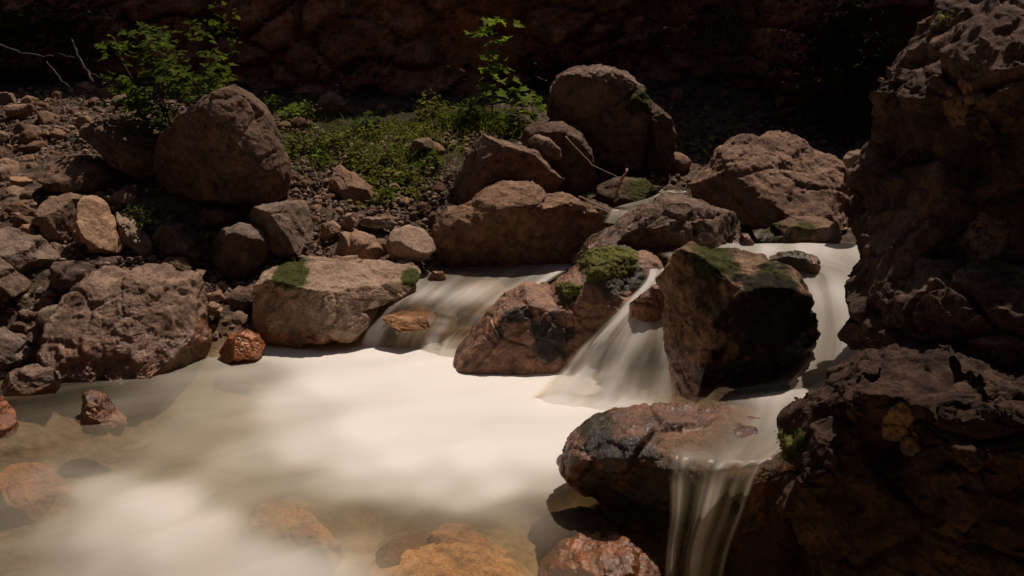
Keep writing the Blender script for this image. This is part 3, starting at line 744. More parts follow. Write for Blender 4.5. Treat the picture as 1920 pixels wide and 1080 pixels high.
for X, Y, Z in [(0.6, 3.2, -0.55), (1.2, 3.2, -0.55), (0.5, 2.4, -0.6), (0.6, 1.5, -0.7), (1.5, 1.5, -0.6), (-1, 1.0, -0.2), (2.5, 4.5, 0.4), (3, 3, 0.3), (3, 6, .7), (5, 5, 1.2), (6, 9, 1.6), (-6, 9, 1.6), (-5, 5, 1.1), (-4, 3, 0.7), (-4, 1, 0.4), (4, 0, 0.5),
                (0, 13, 2.6), (-7, 13, 3), (7, 13, 3), (-14, 13, 5), (14, 13, 5), (-14, 0, 3), (14, 0, 3), (-10, 6, 2.6), (10, 6, 2.6), (0, -4, 0), (-10, -5, 2), (10, -5, 2), (0, 20, 5)]:
    G.append((X, Y, Z))
G = np.array(G)
def tps_fit(P, lam=0.02):
    n = len(P); d = np.hypot(P[:, None, 0] - P[None, :, 0], P[:, None, 1] - P[None, :, 1])
    K = np.where(d > 0, d ** 2 * np.log(d + 1e-9), 0) + lam * np.eye(n)
    Q = np.c_[np.ones(n), P[:, :2]]
    A = np.block([[K, Q], [Q.T, np.zeros((3, 3))]])
    return np.linalg.solve(A, np.r_[P[:, 2], 0, 0, 0])
TW = tps_fit(G, 0.05)
def ground_h(X, Y):
    X = np.asarray(X, float); Y = np.asarray(Y, float)
    r = TW[-3] + TW[-2] * X + TW[-1] * Y
    for i in range(len(G)):
        d = np.hypot(X - G[i, 0], Y - G[i, 1])
        r = r + TW[i] * np.where(d > 0, d * d * np.log(d + 1e-9), 0)
    return r
def graded(a, b, fa, fb, nf, nc):
    return np.concatenate([np.linspace(a, fa, nc, endpoint=False), np.linspace(fa, fb, nf, endpoint=False), np.linspace(fb, b, nc)])
gx = graded(-16, 16, -4.5, 4.5, 380, 30); gy = graded(-6, 20, 1.8, 11, 380, 30)
XX, YY = np.meshgrid(gx, gy); fx, fy = XX.ravel(), YY.ravel()
H0 = ground_h(fx, fy)
PP = np.stack([fx, fy, H0], 1)
f1, f2, idv = worley(PP * np.array([7, 7, 7.]), 3)
f1b, f2b, idb = worley(PP * 18.0, 4)
lump = 0.045 * (idv - 0.4) * sstep(0, 0.35, f2 - f1) + 0.018 * (idb - 0.4) * sstep(0, 0.35, f2b - f1b) + 0.06 * fbm(PP * 1.5, 8, 4)
prg = project(PP)
ingreen = np.zeros(len(PP))
for (cx, cy, rx, ry) in [(620, 290, 110, 60), (740, 300, 110, 80), (880, 250, 130, 60), (800, 240, 150, 50), (560, 260, 60, 50), (700, 150, 300, 40), (100, 90, 260, 70)]:
    d = np.hypot((prg[:, 0] - cx) / rx, (prg[:, 1] - cy) / ry)
    ingreen = np.maximum(ingreen, sstep(1.3, 0.6, d) * (fy > 6))
under = sstep(0.12, -0.05, H0) * (fy < 6)
under = np.maximum(under, sstep(0.3, 0.0, np.hypot((prg[:, 0] - 850) / 300, (prg[:, 1] - 560) / 180)) * 0.0)
PP[:, 2] = H0 + lump * (1 - 0.55 * under)
nx, ny = len(gx), len(gy)
ii = np.arange((ny - 1) * nx).reshape(ny - 1, nx)[:, :-1].ravel()
GF = np.stack([ii, ii + 1, ii + nx + 1, ii + nx], 1)
me = mesh_from("terrain", PP, GF, M_GROUND)
setattr_f(me, 'green', ingreen); setattr_f(me, 'bed', under * (0.25 + 0.75 * sstep(150, 520, prg[:, 0])))
tag(link("terrain", me), kind='structure')

# ------------------------------------------------------------------ back cliff
def cliff_sheet(name, x0, x1, nxc, zt, nz, yfun, seed, tint, turn=None):
    u = np.linspace(x0, x1, nxc); w = np.linspace(0, 1, nz)
    U, Wv = np.meshgrid(u, w); U, Wv = U.ravel(), Wv.ravel()
    yb = yfun(U)
    zb = ground_h(U, yb) - 0.4 if turn is None else 0 * U - 0.8
    zt = zt + (1.3 * sstep(1.2, 2.6, U) if turn is None else 0)
    z = zb + Wv * (zt - zb)
    Y = yb + 0.9 * Wv * Wv + 0.15 * Wv
    P = np.stack([U, Y, z], 1)
    warp = np.stack([fbm(P * 1.3, seed + 1, 3), fbm(P * 1.3, seed + 2, 3), fbm(P * 1.3, seed + 3, 3)], 1) * 0.22
    f1, f2, idv = worley((P + warp) * np.array([1.9, 1.2, 3.4]), seed)
    g1_, g2_, idw = worley((P + warp) * np.array([5.0, 4, 7.5]), seed + 5)
    dd = 0.34 * (idv - 0.5) * sstep(0, 0.12, f2 - f1) - 0.18 * (1 - sstep(0, 0.09, f2 - f1)) + 0.12 * (idw - 0.5) * sstep(0, 0.2, g2_ - g1_) + 0.6 * fbm(P * 0.5, seed + 8, 3) + 0.06 * fbm(P * 9, seed + 9, 3, 0.6, True)
    P[:, 1] -= dd
    if turn is not None:
        ca, sa = math.cos(turn), math.sin(turn)
        P = np.stack([P[:, 0] * ca - P[:, 1] * sa, P[:, 0] * sa + P[:, 1] * ca, P[:, 2]], 1)
    ii = np.arange((nz - 1) * nxc).reshape(nz - 1, nxc)[:, :-1].ravel()
    me = mesh_from(name, P, np.stack([ii, ii + 1, ii + nxc + 1, ii + nxc], 1), M_CRAG)
    setattr_f(me, 'wet', np.zeros(len(P))); setattr_f(me, 'moss', 0.5 * sstep(0.1, 0.5, fbm(P * 0.9, 77, 3)))
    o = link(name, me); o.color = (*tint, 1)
    return tag(o, kind='structure')
cliff_sheet("cliff", -13, 13, 520, 5.4, 200, lambda U: 9.5 + 0.3 * sstep(0.3, 1.0, U) - 0.9 * sstep(1.6, 2.8, U) + 0.10 * np.maximum(-U - 1, 0) ** 1.3 * -0.6 + 0.5 * np.exp(-((U - 3.4) / 1.3) ** 2) - 0.5 * np.exp(-((U + 1.2) / 1.4) ** 2) - 0.25 * np.maximum(U - 6, 0), 91, (2.6, 2.0, 1.75))

# unseen gorge walls on the other sides, added dark to cut fill light
for trn, dist, w_ in ((math.pi / 2, 7.0, 15), (math.pi, 4.0, 9), (-math.pi / 2, 5.5, 13)):
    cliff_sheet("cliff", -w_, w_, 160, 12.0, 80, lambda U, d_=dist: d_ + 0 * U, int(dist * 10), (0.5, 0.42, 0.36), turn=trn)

# ------------------------------------------------------------------ water
def catrow(rows, n):
    """interpolate a list of control rows (each m points) into n rows with Catmull-Rom"""
    R = np.array(rows, float); k = len(R)
    t = np.linspace(0, k - 1 - 1e-6, n); i = t.astype(int); f = (t - i)[:, None, None]
    g = lambda j: R[np.clip(j, 0, k - 1)]
    a, b, c, d = g(i - 1), g(i), g(i + 1), g(i + 2)
    return 0.5 * ((2 * b) + (-a + c) * f + (2 * a - 5 * b + 4 * c - d) * f ** 2 + (-a + 3 * b - 3 * c + d) * f ** 3)
def flow_sheet(name, rows, foams, nv=120, nu=140, seed=1, streak=0.35, freq=22, ridge=0.006, edge=0.12, kind='structure', label=None):
    m = max(len(r) for r in rows)
    RR = []
    for r in rows:
        W = np.array([onz(*p) for p in r])
        if len(W) < m:
            s = np.linspace(0, len(W) - 1, m); i0 = np.minimum(s.astype(int), len(W) - 2)
            W = W[i0] + (W[i0 + 1] - W[i0]) * (s - i0)[:, None]
        RR.append(W)
    C = catrow(RR, nv)                     # nv, m, 3
    s = np.linspace(0, m - 1, nu); i0 = np.minimum(s.astype(int), m - 2); f = (s - i0)[None, :, None]
    Gd = C[:, i0] * (1 - f) + C[:, i0 + 1] * f
    u = np.linspace(0, 1, nu)[None, :].repeat(nv, 0); v = np.linspace(0, 1, nv)[:, None].repeat(nu, 1)
    fm = np.array([np.interp(np.linspace(0, 1, nu), np.linspace(0, 1, len(q)), q) for q in foams])
    tv = np.linspace(0, len(fm) - 1 - 1e-6, nv); ti = tv.astype(int); tf = (tv - ti)[:, None]
    tf = tf * tf * (3 - 2 * tf)
    F0 = fm[ti] * (1 - tf) + fm[np.minimum(ti + 1, len(fm) - 1)] * tf
    N = fbm(np.stack([u.ravel() * freq, v.ravel() * 2.2, 0 * u.ravel()], 1), seed, 3, 0.5).reshape(nv, nu)
    N2 = fbm(np.stack([u.ravel() * 5, v.ravel() * 4, 0 * u.ravel() + 5], 1), seed + 7, 3).reshape(nv, nu)
    steep = np.abs(np.gradient(Gd[:, :, 2], axis=0)) / (np.linalg.norm(np.gradient(Gd, axis=0), axis=2) + 1e-9)
    st = sstep(0.1, 0.7, steep)
    foam = F0 * (1 + streak * 1.3 * N * (0.35 + 0.65 * st) + 0.3 * N2)
    foam *= sstep(0, edge, u) * sstep(0, edge, 1 - u) 
    foam = np.clip(foam, 0.0, 0.98)
    Gd[:, :, 2] += ridge * 2 * N * (0.3 + st) + 0.008 * N2
    Gd[:, :, 1] -= ridge * 2 * N * st
    V = Gd.reshape(-1, 3)
    ii = np.arange((nv - 1) * nu).reshape(nv - 1, nu)[:, :-1].ravel()
    me = mesh_from(name, V, np.stack([ii, ii + 1, ii + nu + 1, ii + nu], 1), M_WATER)
    setattr_f(me, 'foam', foam.ravel())
    return tag(link(name, me), label=label, kind=kind)

# pool
def pool():
    xs = np.linspace(-4.2, 0.95, 330); ys = np.linspace(1.9, 5.3, 300)
    X, Y = np.meshgrid(xs, ys); P = np.stack([X.ravel(), Y.ravel(), 0 * X.ravel()], 1)
    ctl = [(0, 780, .06), (60, 760, .1), (60, 830, .16), (150, 730, .12), (250, 710, .22), (250, 780, .3), (200, 860, .28), (350, 700, .42), (400, 760, .5), (350, 830, .45), (320, 880, .4), (450, 860, .62), (470, 690, .55), (520, 660, .8),
           (560, 760, .82), (600, 660, .93), (560, 840, .86), (650, 720, .97), (700, 640, .97), (700, 800, .99), (650, 880, .9), (750, 860, .97), (850, 700, .98), (850, 780, 1.0), (900, 860, 1.0), (950, 720, .98), (1000, 740, .98), (1000, 800, .97), (1020, 860, .97), (1060, 790, .98),
           (940, 910, .92), (1040, 910, .75), (800, 915, .92), (720, 915, .85), (650, 910, .75), (600, 905, .66), (530, 900, .5), (860, 940, .8), (760, 940, .6), (450, 900, .4), (440, 930, .45), (500, 950, .4), (560, 960, .3), (530, 985, .35), (610, 990, .3), (650, 1010, .35), (680, 960, .2),
           (100, 900, .4), (60, 960, .3), (20, 900, .25), (20, 1000, .22), (20, 1070, .2), (100, 1000, .5), (110, 1070, .4), (180, 920, .72), (200, 1000, .72), (220, 1070, .6), (280, 935, .85), (330, 950, .88), (350, 1020, .8), (380, 1070, .7), (420, 980, .85), (480, 1030, .8), (550, 1060, .78), (620, 1060, .75), (680, 1075, .6),
           (700, 1000, .25), (740, 970, .24), (760, 1000, .04), (740, 1040, .08), (830, 970, .22), (860, 1000, .12), (820, 1060, .06), (890, 1040, .08), (920, 1070, .06), (950, 1010, .18), (980, 960, .45), (1030, 950, .25), (1080, 960, .12), (1100, 930, .3), (1000, 1040, .15), (1100, 1010, .08), (1150, 950, .1), (1200, 980, .05)]
    CW = np.array([onz(a, b, 0)[:2] for a, b, c in ctl]); cv = np.array([c[2] for c in ctl])
    warp = 0.05 * np.stack([fbm(P * 2.2, 5, 3), fbm(P * 2.2, 6, 3)], 1)
    num = np.zeros(len(P)); den = np.zeros(len(P)) + 1e-12
    prj = project(P)
    for i in range(len(ctl)):
        # the foam control points are sparser far away: anisotropic kernel in world metres
        d2 = ((P[:, 0] + warp[:, 0] - CW[i, 0]) / 0.13) ** 2 + ((P[:, 1] + warp[:, 1] - CW[i, 1]) / 0.15) ** 2
        w = 1 / (0.8 + d2) ** 2.4
        num += w * cv[i]; den += w
    foam = num / den
    # slow silky lanes that follow the current (from the cascades to the lower left)
    ang = math.radians(28)
    a = P[:, 0] * math.cos(ang) + P[:, 1] * math.sin(ang); b = -P[:, 0] * math.sin(ang) + P[:, 1] * math.cos(ang)
    Q = np.stack([a * 0.9 + 0.4 * fbm(P * 1.2, 11, 2), b * 4.2 + 0.9 * fbm(P * 1.4, 12, 3), 0 * a], 1)
    lanes = fbm(Q, 21, 4, 0.55)
    foam = foam + 0.12 * lanes * (1.15 - foam) + 0.03 * lanes
    foam = np.clip(foam, 0.03, 0.985)
    z = 0.012 * fbm(Q * 0.8, 31, 2) + 0.02 * np.exp(-(((P[:, 0] + 0.05) / 0.5) ** 2 + ((P[:, 1] - 4.3) / 0.35) ** 2))
    P[:, 2] = z
    nxp = len(xs)
    ii = np.arange((len(ys) - 1) * nxp).reshape(len(ys) - 1, nxp)[:, :-1].ravel()
    F = np.stack([ii, ii + 1, ii + nxp + 1, ii + nxp], 1)
    # the pool ends at its lip beside the near waterfall
    c = P[F].mean(1)
    keep = ~((c[:, 0] > 0.12 + 0.35 * (c[:, 1] - 2.4)) & (c[:, 1] < 3.55) & (c[:, 0] > 0.3))
    me = mesh_from("water", P, F[keep], M_WATER)
    setattr_f(me, 'foam', foam); setattr_f(me, 'calm', np.ones(len(P)))
    tag(link("water", me), kind='structure')
pool()
flow_sheet("stream", [[(790, 488, .25), (930, 488, .25), (1090, 490, .25)], [(788, 500, .25), (930, 500, .25), (1075, 502, .25)], [(775, 518, .25), (900, 520, .25), (1040, 525, .25)], [(745, 548, .245), (860, 552, .24), (985, 560, .24)],
                     [(718, 580, .19), (820, 582, .195), (955, 598, .15)], [(698, 603, .125), (810, 606, .13), (930, 622, .10)], [(684, 622, .07), (790, 630, .06), (905, 645, .05)], [(670, 650, -.005), (780, 662, -.005), (880, 680, -.005)], [(660, 670, -.02), (780, 685, -.02), (870, 700, -.02)]],
           [[.3, .45, .9], [.3, .5, .97], [.6, .35, .75], [.75, .75, .7], [.6, .3, .12, .15, .4, .4, .5, .6, .7], [.8, .95, .6, .95, .7, .65, .5, .6, .8], [.8, .98, .65, .98, .75, .75, .55, .6, .75], [.7, .6, .75], [.85, .85, .9]], 150, 170, 3, 0.6, 15, 0.003, 0.05)
flow_sheet("stream", [[(1215, 505, .47), (1275, 500, .47)], [(1205, 530, .445), (1270, 528, .445)], [(1145, 590, .345), (1270, 588, .35)], [(1095, 640, .235), (1180, 640, .25), (1275, 645, .26)], [(1050, 690, .10), (1150, 700, .125), (1275, 700, .15)], [(1015, 728, .035), (1130, 742, .045), (1275, 750, .055)], [(985, 752, .010), (1110, 768, .012), (1275, 780, .015)], [(960, 775, -.018), (1090, 795, -.018), (1275, 810, -.02)]],
           [[.8, .8], [.95, .8], [.95, .6], [.9, .8, .75], [.88, .72, .62], [.9, .75, .7], [.95, .95, .9], [.9, .9, .8]], 150, 150, 5, 0.45, 9, 0.005, 0.10)
flow_sheet("stream", [[(1270, 457, .5), (1440, 457, .5), (1650, 457, .5)], [(1240, 468, .5), (1440, 468, .5), (1650, 468, .5)], [(1250, 485, .5), (1440, 485, .5), (1660, 485, .5)], [(1430, 508, .46), (1540, 508, .47), (1670, 508, .47)], [(1490, 545, .41), (1560, 545, .42), (1680, 545, .42)],
                     [(1505, 600, .38), (1570, 600, .38), (1680, 600, .38)], [(1500, 660, .33), (1570, 660, .33), (1660, 660, .33)], [(1440, 712, .305), (1560, 715, .31), (1640, 710, .31)], [(1235, 742, .308), (1400, 742, .312), (1600, 735, .312)],
                     [(1225, 775, .312), (1390, 775, .318), (1560, 775, .318)], [(1235, 820, .31), (1370, 825, .315), (1520, 820, .31)], [(1250, 852, .312), (1350, 866, .312), (1450, 860, .312)], [(1250, 892, .262), (1340, 902, .262), (1422, 892, .262)],
                     [(1252, 960, .14), (1320, 970, .13), (1398, 960, .14)], [(1245, 1040, .01), (1300, 1040, .01), (1368, 1040, .01)], [(1240, 1160, -.2), (1290, 1160, -.2), (1340, 1160, -.2)]],
           [[.5, .8, .85], [.35, .85, .9], [.6, .7, .9], [.6, .6, .8], [.75, .8, .75], [.6, .65, .55], [.6, .6, .5], [.6, .55, .5], [.0, .05, .35, .75, .8, .8], [.0, .03, .2, .58, .72, .78], [.02, .06, .3, .5, .62, .62], [.2, .6, .45, .6, .5, .6], [.2, .9, .2, .85, .95, .5, .4, .95], [.2, .85, .1, .75, .9, .6, .3, .95], [.2, .75, .1, .65, .8, .6, .2, .8], [.1, .4, .1, .3, .4, .3, .1, .4]],
           260, 170, 9, 0.45, 12, 0.004, 0.07)
flow_sheet("stream", [[(1240, 356, .74), (1285, 356, .74)], [(1230, 364, .72), (1285, 364, .72)], [(1200, 376, .66), (1265, 376, .66)], [(1150, 390, .61), (1215, 388, .61)], [(1140, 400, .59), (1215, 400, .59)], [(1130, 418, .56), (1215, 418, .56)]],
           [[.5, .5], [.6, .6], [.4, .4], [.55, .55], [.55, .55], [.4, .4]], 60, 50, 13, 0.3, 10, 0.004, 0.1)

# ------------------------------------------------------------------ loose stones
rng = np.random.RandomState(7)
protos = []
for k in range(10):
    D, F = ico(4)
    V = D * np.array([1, rng.uniform(0.7, 1.0), rng.uniform(0.5, 0.85)])
    V = rough_up(V, F, 1.0, 200 + k, cuts=11, cutlim=(0.62, 0.88), low=0.08, chunk=0.08, crack=0.02, fine=0.03)
    me = mesh_from("stone", V, F, M_PALE if k % 2 else M_ROCK)
    setattr_f(me, 'wet', np.zeros(len(V))); setattr_f(me, 'moss', np.zeros(len(V)))
    protos.append(me)
hero_xy = [(np.array(o.location[:2]), max(o.dimensions[0], o.dimensions[1]) * 0.4) for o, V, F in ROCKS.values()]
def scatter(zone, n, smin, smax, label, group, tint0=(0.95, 0.8, 0.7)):
    placed = 0; tries = 0
    while placed < n and tries < n * 40:
        tries += 1
        x0, x1, y0, y1 = zone
        px, py = rng.uniform(x0, x1), rng.uniform(y0, y1)
        # walk the pixel ray down to the ground
        ok = None
        Ys = np.linspace(4.0, 10.2, 90)
        W = np.array([at(px, py, q) for q in Ys])
        h = ground_h(W[:, 0], W[:, 1])
        below = np.where(W[:, 2] < h)[0]
        if not len(below): continue
        w = W[below[0]]
        s = smin + (smax - smin) * rng.rand() ** 2.2
        if any(np.hypot(*(w[:2] - c)) < r * 0.8 for c, r in hero_xy): continue
        o = bpy.data.objects.new("stone", protos[rng.randint(len(protos))])
        COL.objects.link(o)
        o.location = (w[0], w[1], h[below[0]] + s * 0.22)
        o.scale = (s, s * rng.uniform(0.8, 1.1), s * rng.uniform(0.8, 1.1))
        o.rotation_euler = (rng.uniform(-0.4, 0.4), rng.uniform(-0.4, 0.4), rng.uniform(0, 6.28))
        b = rng.uniform(0.65, 1.15)
        o.color = (tint0[0] * b, tint0[1] * b, tint0[2] * b, 1)
        tag(o, label, 'stone', group)
        placed += 1
scatter((-20, 260, 170, 480), 150, 0.03, 0.12, "loose angular stone in the scree on the left slope", "loose stones of the left scree")
scatter((0, 110, 540, 720), 28, 0.025, 0.06, "loose stone on the shore between the left edge and the conglomerate boulder", "loose stones at the left shore")
scatter((250, 480, 350, 640), 22, 0.025, 0.07, "loose stone in the shaded hollow below the domed boulder", "loose stones in the shaded hollow", (0.8, 0.65, 0.58))
scatter((520, 830, 340, 480), 60, 0.025, 0.075, "loose brown stone on the gravel bank above the slab", "loose stones above the slab", (0.9, 0.72, 0.62))
scatter((380, 470, 590, 650), 22, 0.02, 0.045, "small stone of the sunlit pile beside the orange wet rock", "stones of the sunlit pile", (1.0, 0.8, 0.65))
scatter((450, 1000, 160, 300), 26, 0.04, 0.11, "loose stone among the plants on the far bank", "loose stones among the plants", (0.75, 0.6, 0.52))
scatter((1230, 1620, 130, 330), 34, 0.05, 0.14, "loose stone on the shaded slope behind the sunlit rough boulder", "loose stones on the shaded far slope", (0.7, 0.55, 0.46))

def gravel():
    D, F = ico(1)
    F = np.array(F); VV, FF, k = [], [], 0
    n = 0
    zones = [(-4.2, -1.1, 4.3, 9.0, 9000), (-1.8, 0.2, 5.3, 7.6, 5200), (-1.3, -1.02, 4.75, 5.4, 500), (0.8, 4.0, 6.5, 9.6, 2600)]
    for (x0, x1, y0, y1, cnt) in zones:
        X = rng.uniform(x0, x1, cnt); Y = rng.uniform(y0, y1, cnt); Z = ground_h(X, Y)
        Pn = np.stack([X, Y, Z], 1)
        ok = (Z > 0.03) & (vnoise(Pn * 1.7, 5) > -0.45)
        for p in Pn[ok]:
            s = 0.007 + 0.022 * rng.rand() ** 3
            sc = s * rng.uniform(0.6, 1.2, 3)
            R = D * sc + rng.normal(size=D.shape) * s * 0.13
            a = rng.uniform(0, 6.28); ca, sa = math.cos(a), math.sin(a)
            R = R @ np.array([[ca, -sa, 0], [sa, ca, 0], [0, 0, 1]])
            VV.append(R + p + [0, 0, 0.012 + s * 0.4]); FF.append(F + k); k += len(D)
    me = mesh_from("gravel", np.concatenate(VV), np.concatenate(FF), M_GRAVEL, False)
    tag(link("gravel", me), "loose gravel and pebbles strewn over both banks", "gravel", kind='stuff')
gravel()

# ------------------------------------------------------------------ plants
LEAF_LOBED = np.array([(0, 0), (0.18, 0.08), (0.5, 0.05), (0.38, 0.3), (0.52, 0.55), (0.24, 0.55), (0.16, 0.78), (0, 1.05), (-0.16, 0.78), (-0.24, 0.55), (-0.52, 0.55), (-0.38, 0.3), (-0.5, 0.05), (-0.18, 0.08)])
LEAF_OVAL = np.array([(0, 0), (0.22, 0.25), (0.27, 0.5), (0.15, 0.8), (0, 1.0), (-0.15, 0.8), (-0.27, 0.5), (-0.22, 0.25)])
def leaves_mesh(name, pts, size, mat, shape, seed, droop=0.5, jit=0.3):
    r = np.random.RandomState(seed); VV, FF = [], []
    for p in pts:
        s = size * r.uniform(0.6, 1.25)
        a = r.uniform(0, 6.28)
        d = np.array([math.cos(a), math.sin(a), r.uniform(-droop, droop * 0.3)]); d /= np.linalg.norm(d)
        n = np.array([r.normal() * jit, r.normal() * jit - 0.25, 1.0]); n -= d * n.dot(d); n /= np.linalg.norm(n)
        w = np.cross(d, n)
        k = len(VV)
        L = [p + (w * x + d * y + n * (abs(x) * 0.25 - y * y * 0.15)) * s for x, y in shape]
        c = p + d * 0.45 * s
        VV += [c] + L
        m = len(L)
        FF += [[k, k + 1 + i, k + 1 + (i + 1) % m] for i in range(m)]
    return mesh_from(name, np.array(VV), FF, mat, False)
def tube(name, path, r0, r1, mat, parent=None, sides=7):
    path = [np.array(p, float) for p in path]; VV, FF = [], []
    for i, p in enumerate(path):
        t = path[min(i + 1, len(path) - 1)] - path[max(i - 1, 0)]; t /= np.linalg.norm(t)
        a = np.cross(t, [0.3, 1, 0.2]); a /= np.linalg.norm(a); b = np.cross(t, a)
        r = r0 + (r1 - r0) * i / (len(path) - 1)
        for k in range(sides):
            an = 2 * math.pi * k / sides
            VV.append(p + (a * math.cos(an) + b * math.sin(an)) * r)
    for i in range(len(path) - 1):
        for k in range(sides):
            q = i * sides
            FF.append([q + k, q + (k + 1) % sides, q + sides + (k + 1) % sides, q + sides + k])
    FF.append(list(range(sides))[::-1]); FF.append(list(range(len(VV) - sides, len(VV))))
    return link(name, mesh_from(name, np.array(VV), FF, mat), parent)
def wob(a, b, n, amp, seed):
    r = np.random.RandomState(seed); a, b = np.array(a), np.array(b)
    return [a + (b - a) * t + r.normal(size=3) * amp * math.sin(math.pi * min(t * 1.2, 1)) for t in np.linspace(0, 1, n)]
def root(name, loc, label, cat, group=None):
    o = bpy.data.objects.new(name, None); COL.objects.link(o); o.location = loc; o.empty_display_size = 0.1
    return tag(o, label, cat, group)
def plant(name, label, base, stems, clusters, Y, leaf, mat, shape, seed, cat, spread=0.06, per=14, group=None, dy=0.1, droop=0.5):
    """base (px,py,Y); stems: list of pixel polylines; clusters: (px,py,rx,ry) leaf layers"""
    b = np.array(at(*base)); r = np.random.RandomState(seed)
    o = root(name, b, label, cat, group)
    for i, st in enumerate(stems):
        path = [np.array(at(x, y, Y + 0.03 * math.sin(i * 3 + x))) - b for x, y in st]
        dense = []
        for j in range(len(path) - 1):
            for t in np.linspace(0, 1, 5, endpoint=False): dense.append(path[j] + (path[j + 1] - path[j]) * t + r.normal(size=3) * 0.003)
        dense.append(path[-1])
        tube('stem', dense, 0.009 if i == 0 else 0.005, 0.002, M_BARK, o, 6)
    pts = []
    for (cx, cy, rx, ry) in clusters:
        for k in range(per):
            a = r.normal(size=2) * 0.5
            pts.append(np.array(at(cx + a[0] * rx, cy + a[1] * ry, Y + r.normal() * dy)) - b)
    link('foliage', leaves_mesh('foliage', pts, leaf, mat, shape, seed, droop), o)
    return o
plant('sapling', "slender sapling with sunlit bright green lobed leaves in the background centre", (925, 235, 8.0),
      [[(925, 235), (922, 180), (925, 120), (920, 40)], [(925, 180), (960, 185), (985, 182)], [(924, 130), (905, 110)]],
      [(925, 40, 34, 12), (910, 60, 34, 12), (935, 75, 36, 14), (918, 108, 34, 12), (930, 125, 36, 12), (915, 150, 46, 14), (920, 165, 36, 12), (980, 180, 26, 14), (915, 195, 34, 18)],
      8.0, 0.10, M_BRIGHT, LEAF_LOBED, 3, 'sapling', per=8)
shc = []
rr = np.random.RandomState(4)
for i in range(34):
    t = rr.rand(); shc.append((225 + 190 * rr.rand() - 30 * (1 - t), 50 + 200 * t, 40, 16))
shc = [c for c in shc if c[0] < 440 - 0.35 * max(0, c[1] - 160)]
plant('shrub', "leafy green shrub overhanging the domed boulder on the left slope", (330, 270, 6.9),
      [[(330, 270), (310, 200), (290, 120), (270, 60)], [(320, 230), (360, 150), (400, 90)], [(318, 210), (250, 150), (215, 90)], [(330, 240), (380, 190), (415, 170)], [(325, 240), (270, 200), (235, 190)]],
      shc + [(q[0] + 12, q[1] + 14, 44, 18) for q in shc[::2]] + [(400, 100, 30, 12), (405, 125, 24, 10), (415, 155, 26, 12), (390, 180, 40, 14), (300, 250, 60, 24)], 6.7, 0.062, M_LEAF, LEAF_LOBED, 5, 'shrub', per=15, dy=0.18)
plant('branch', "bright green leafy branch hanging at the top left above the shrub", (440, -20, 6.2),
      [[(440, -20), (425, 30), (415, 60)]], [(430, 20, 24, 20), (425, 50, 30, 20), (435, 80, 20, 18), (400, 40, 30, 16), (375, 65, 30, 16)], 6.2, 0.055, M_LEAF, LEAF_OVAL, 6, 'branch', per=10, droop=1.2)
plant('herb', "small leafy herb growing in the scree right of the bright pointed rock", (265, 440, 5.75), [[(265, 440), (268, 415)]], [(262, 400, 24, 12), (270, 418, 22, 14), (245, 392, 14, 8)], 5.7, 0.028, M_LEAF, LEAF_OVAL, 7, 'plant', per=26, dy=0.04)
plant('herb', "small round dark green bush near the domed boulder's right shoulder", (575, 225, 7.6), [[(575, 225), (575, 205)]], [(573, 200, 20, 14), (578, 212, 22, 14)], 7.5, 0.03, M_GRASS, LEAF_OVAL, 8, 'plant', per=45, dy=0.05)
plant('herb', "tiny green sprig growing on top of the towering right rock wall", (1780, 45, 3.5), [[(1780, 45), (1775, 20)]], [(1775, 22, 16, 10), (1768, 38, 12, 10)], 3.45, 0.022, M_LEAF, LEAF_OVAL, 9, 'plant', per=10, dy=0.02)
plant('herb', "yellow-green sprig at the foot of the shaded far slope", (1330, 200, 8.2), [[(1330, 200), (1335, 185)]], [(1335, 188, 16, 8), (1290, 212, 14, 8)], 8.2, 0.035, M_LEAF, LEAF_OVAL, 10, 'plant', per=10, dy=0.03)

weeds = [(545, 215, 8.0), (640, 255, 7.5), (690, 235, 7.7), (735, 285, 7.2), (800, 310, 7.0), (770, 350, 6.75), (850, 225, 7.8), (880, 205, 8.0), (955, 225, 7.8), (600, 300, 7.1), (505, 200, 8.1), (560, 330, 6.8), (1000, 210, 7.9), (720, 375, 6.5)]
for i_, (wx, wy, wY) in enumerate(weeds):
    rw = np.random.RandomState(70 + i_)
    plant('weed', "bushy wild herb growing among the stones of the far bank", (wx, wy + 14, wY), [[(wx, wy + 14), (wx + rw.uniform(-6, 6), wy - 18)], [(wx, wy + 14), (wx + 18, wy - 6)], [(wx, wy + 14), (wx - 16, wy - 8)]],
          [(wx + rw.uniform(-10, 10), wy - 16, 18, 12), (wx + 14, wy - 4, 16, 10), (wx - 14, wy - 6, 16, 10), (wx, wy + 6, 26, 10)], wY, rw.uniform(0.035, 0.06), M_BRIGHT if i_ % 3 == 0 else M_LEAF, LEAF_OVAL if i_ % 2 else LEAF_LOBED, 80 + i_, 'plant', per=14, group='wild herbs on the far bank', dy=0.08)
def litter():
    r = np.random.RandomState(99); pts = []
    for (x0, x1, y0, y1, n) in [(-4, -1, 4.9, 8.5, 320), (-1.8, 0.4, 5.6, 8.5, 220), (0.8, 3, 6.8, 8.6, 90)]:
        X = r.uniform(x0, x1, n); Y = r.uniform(y0, y1, n); Z = ground_h(X, Y)
        pts += [np.array([a, b, c + 0.045]) for a, b, c in zip(X, Y, Z) if c > 0.05]
    tag(link('leaf_litter', leaves_mesh('leaf_litter', pts, 0.035, M_DRY, LEAF_OVAL, 5, 0.3, 0.9)), "dry fallen leaves scattered over the stony banks", "leaf litter", kind='stuff')
M_DRY = leaf_material("dry_leaf", (0.10, 0.05, 0.02), (0.42, 0.27, 0.12), 0.2)
litter()
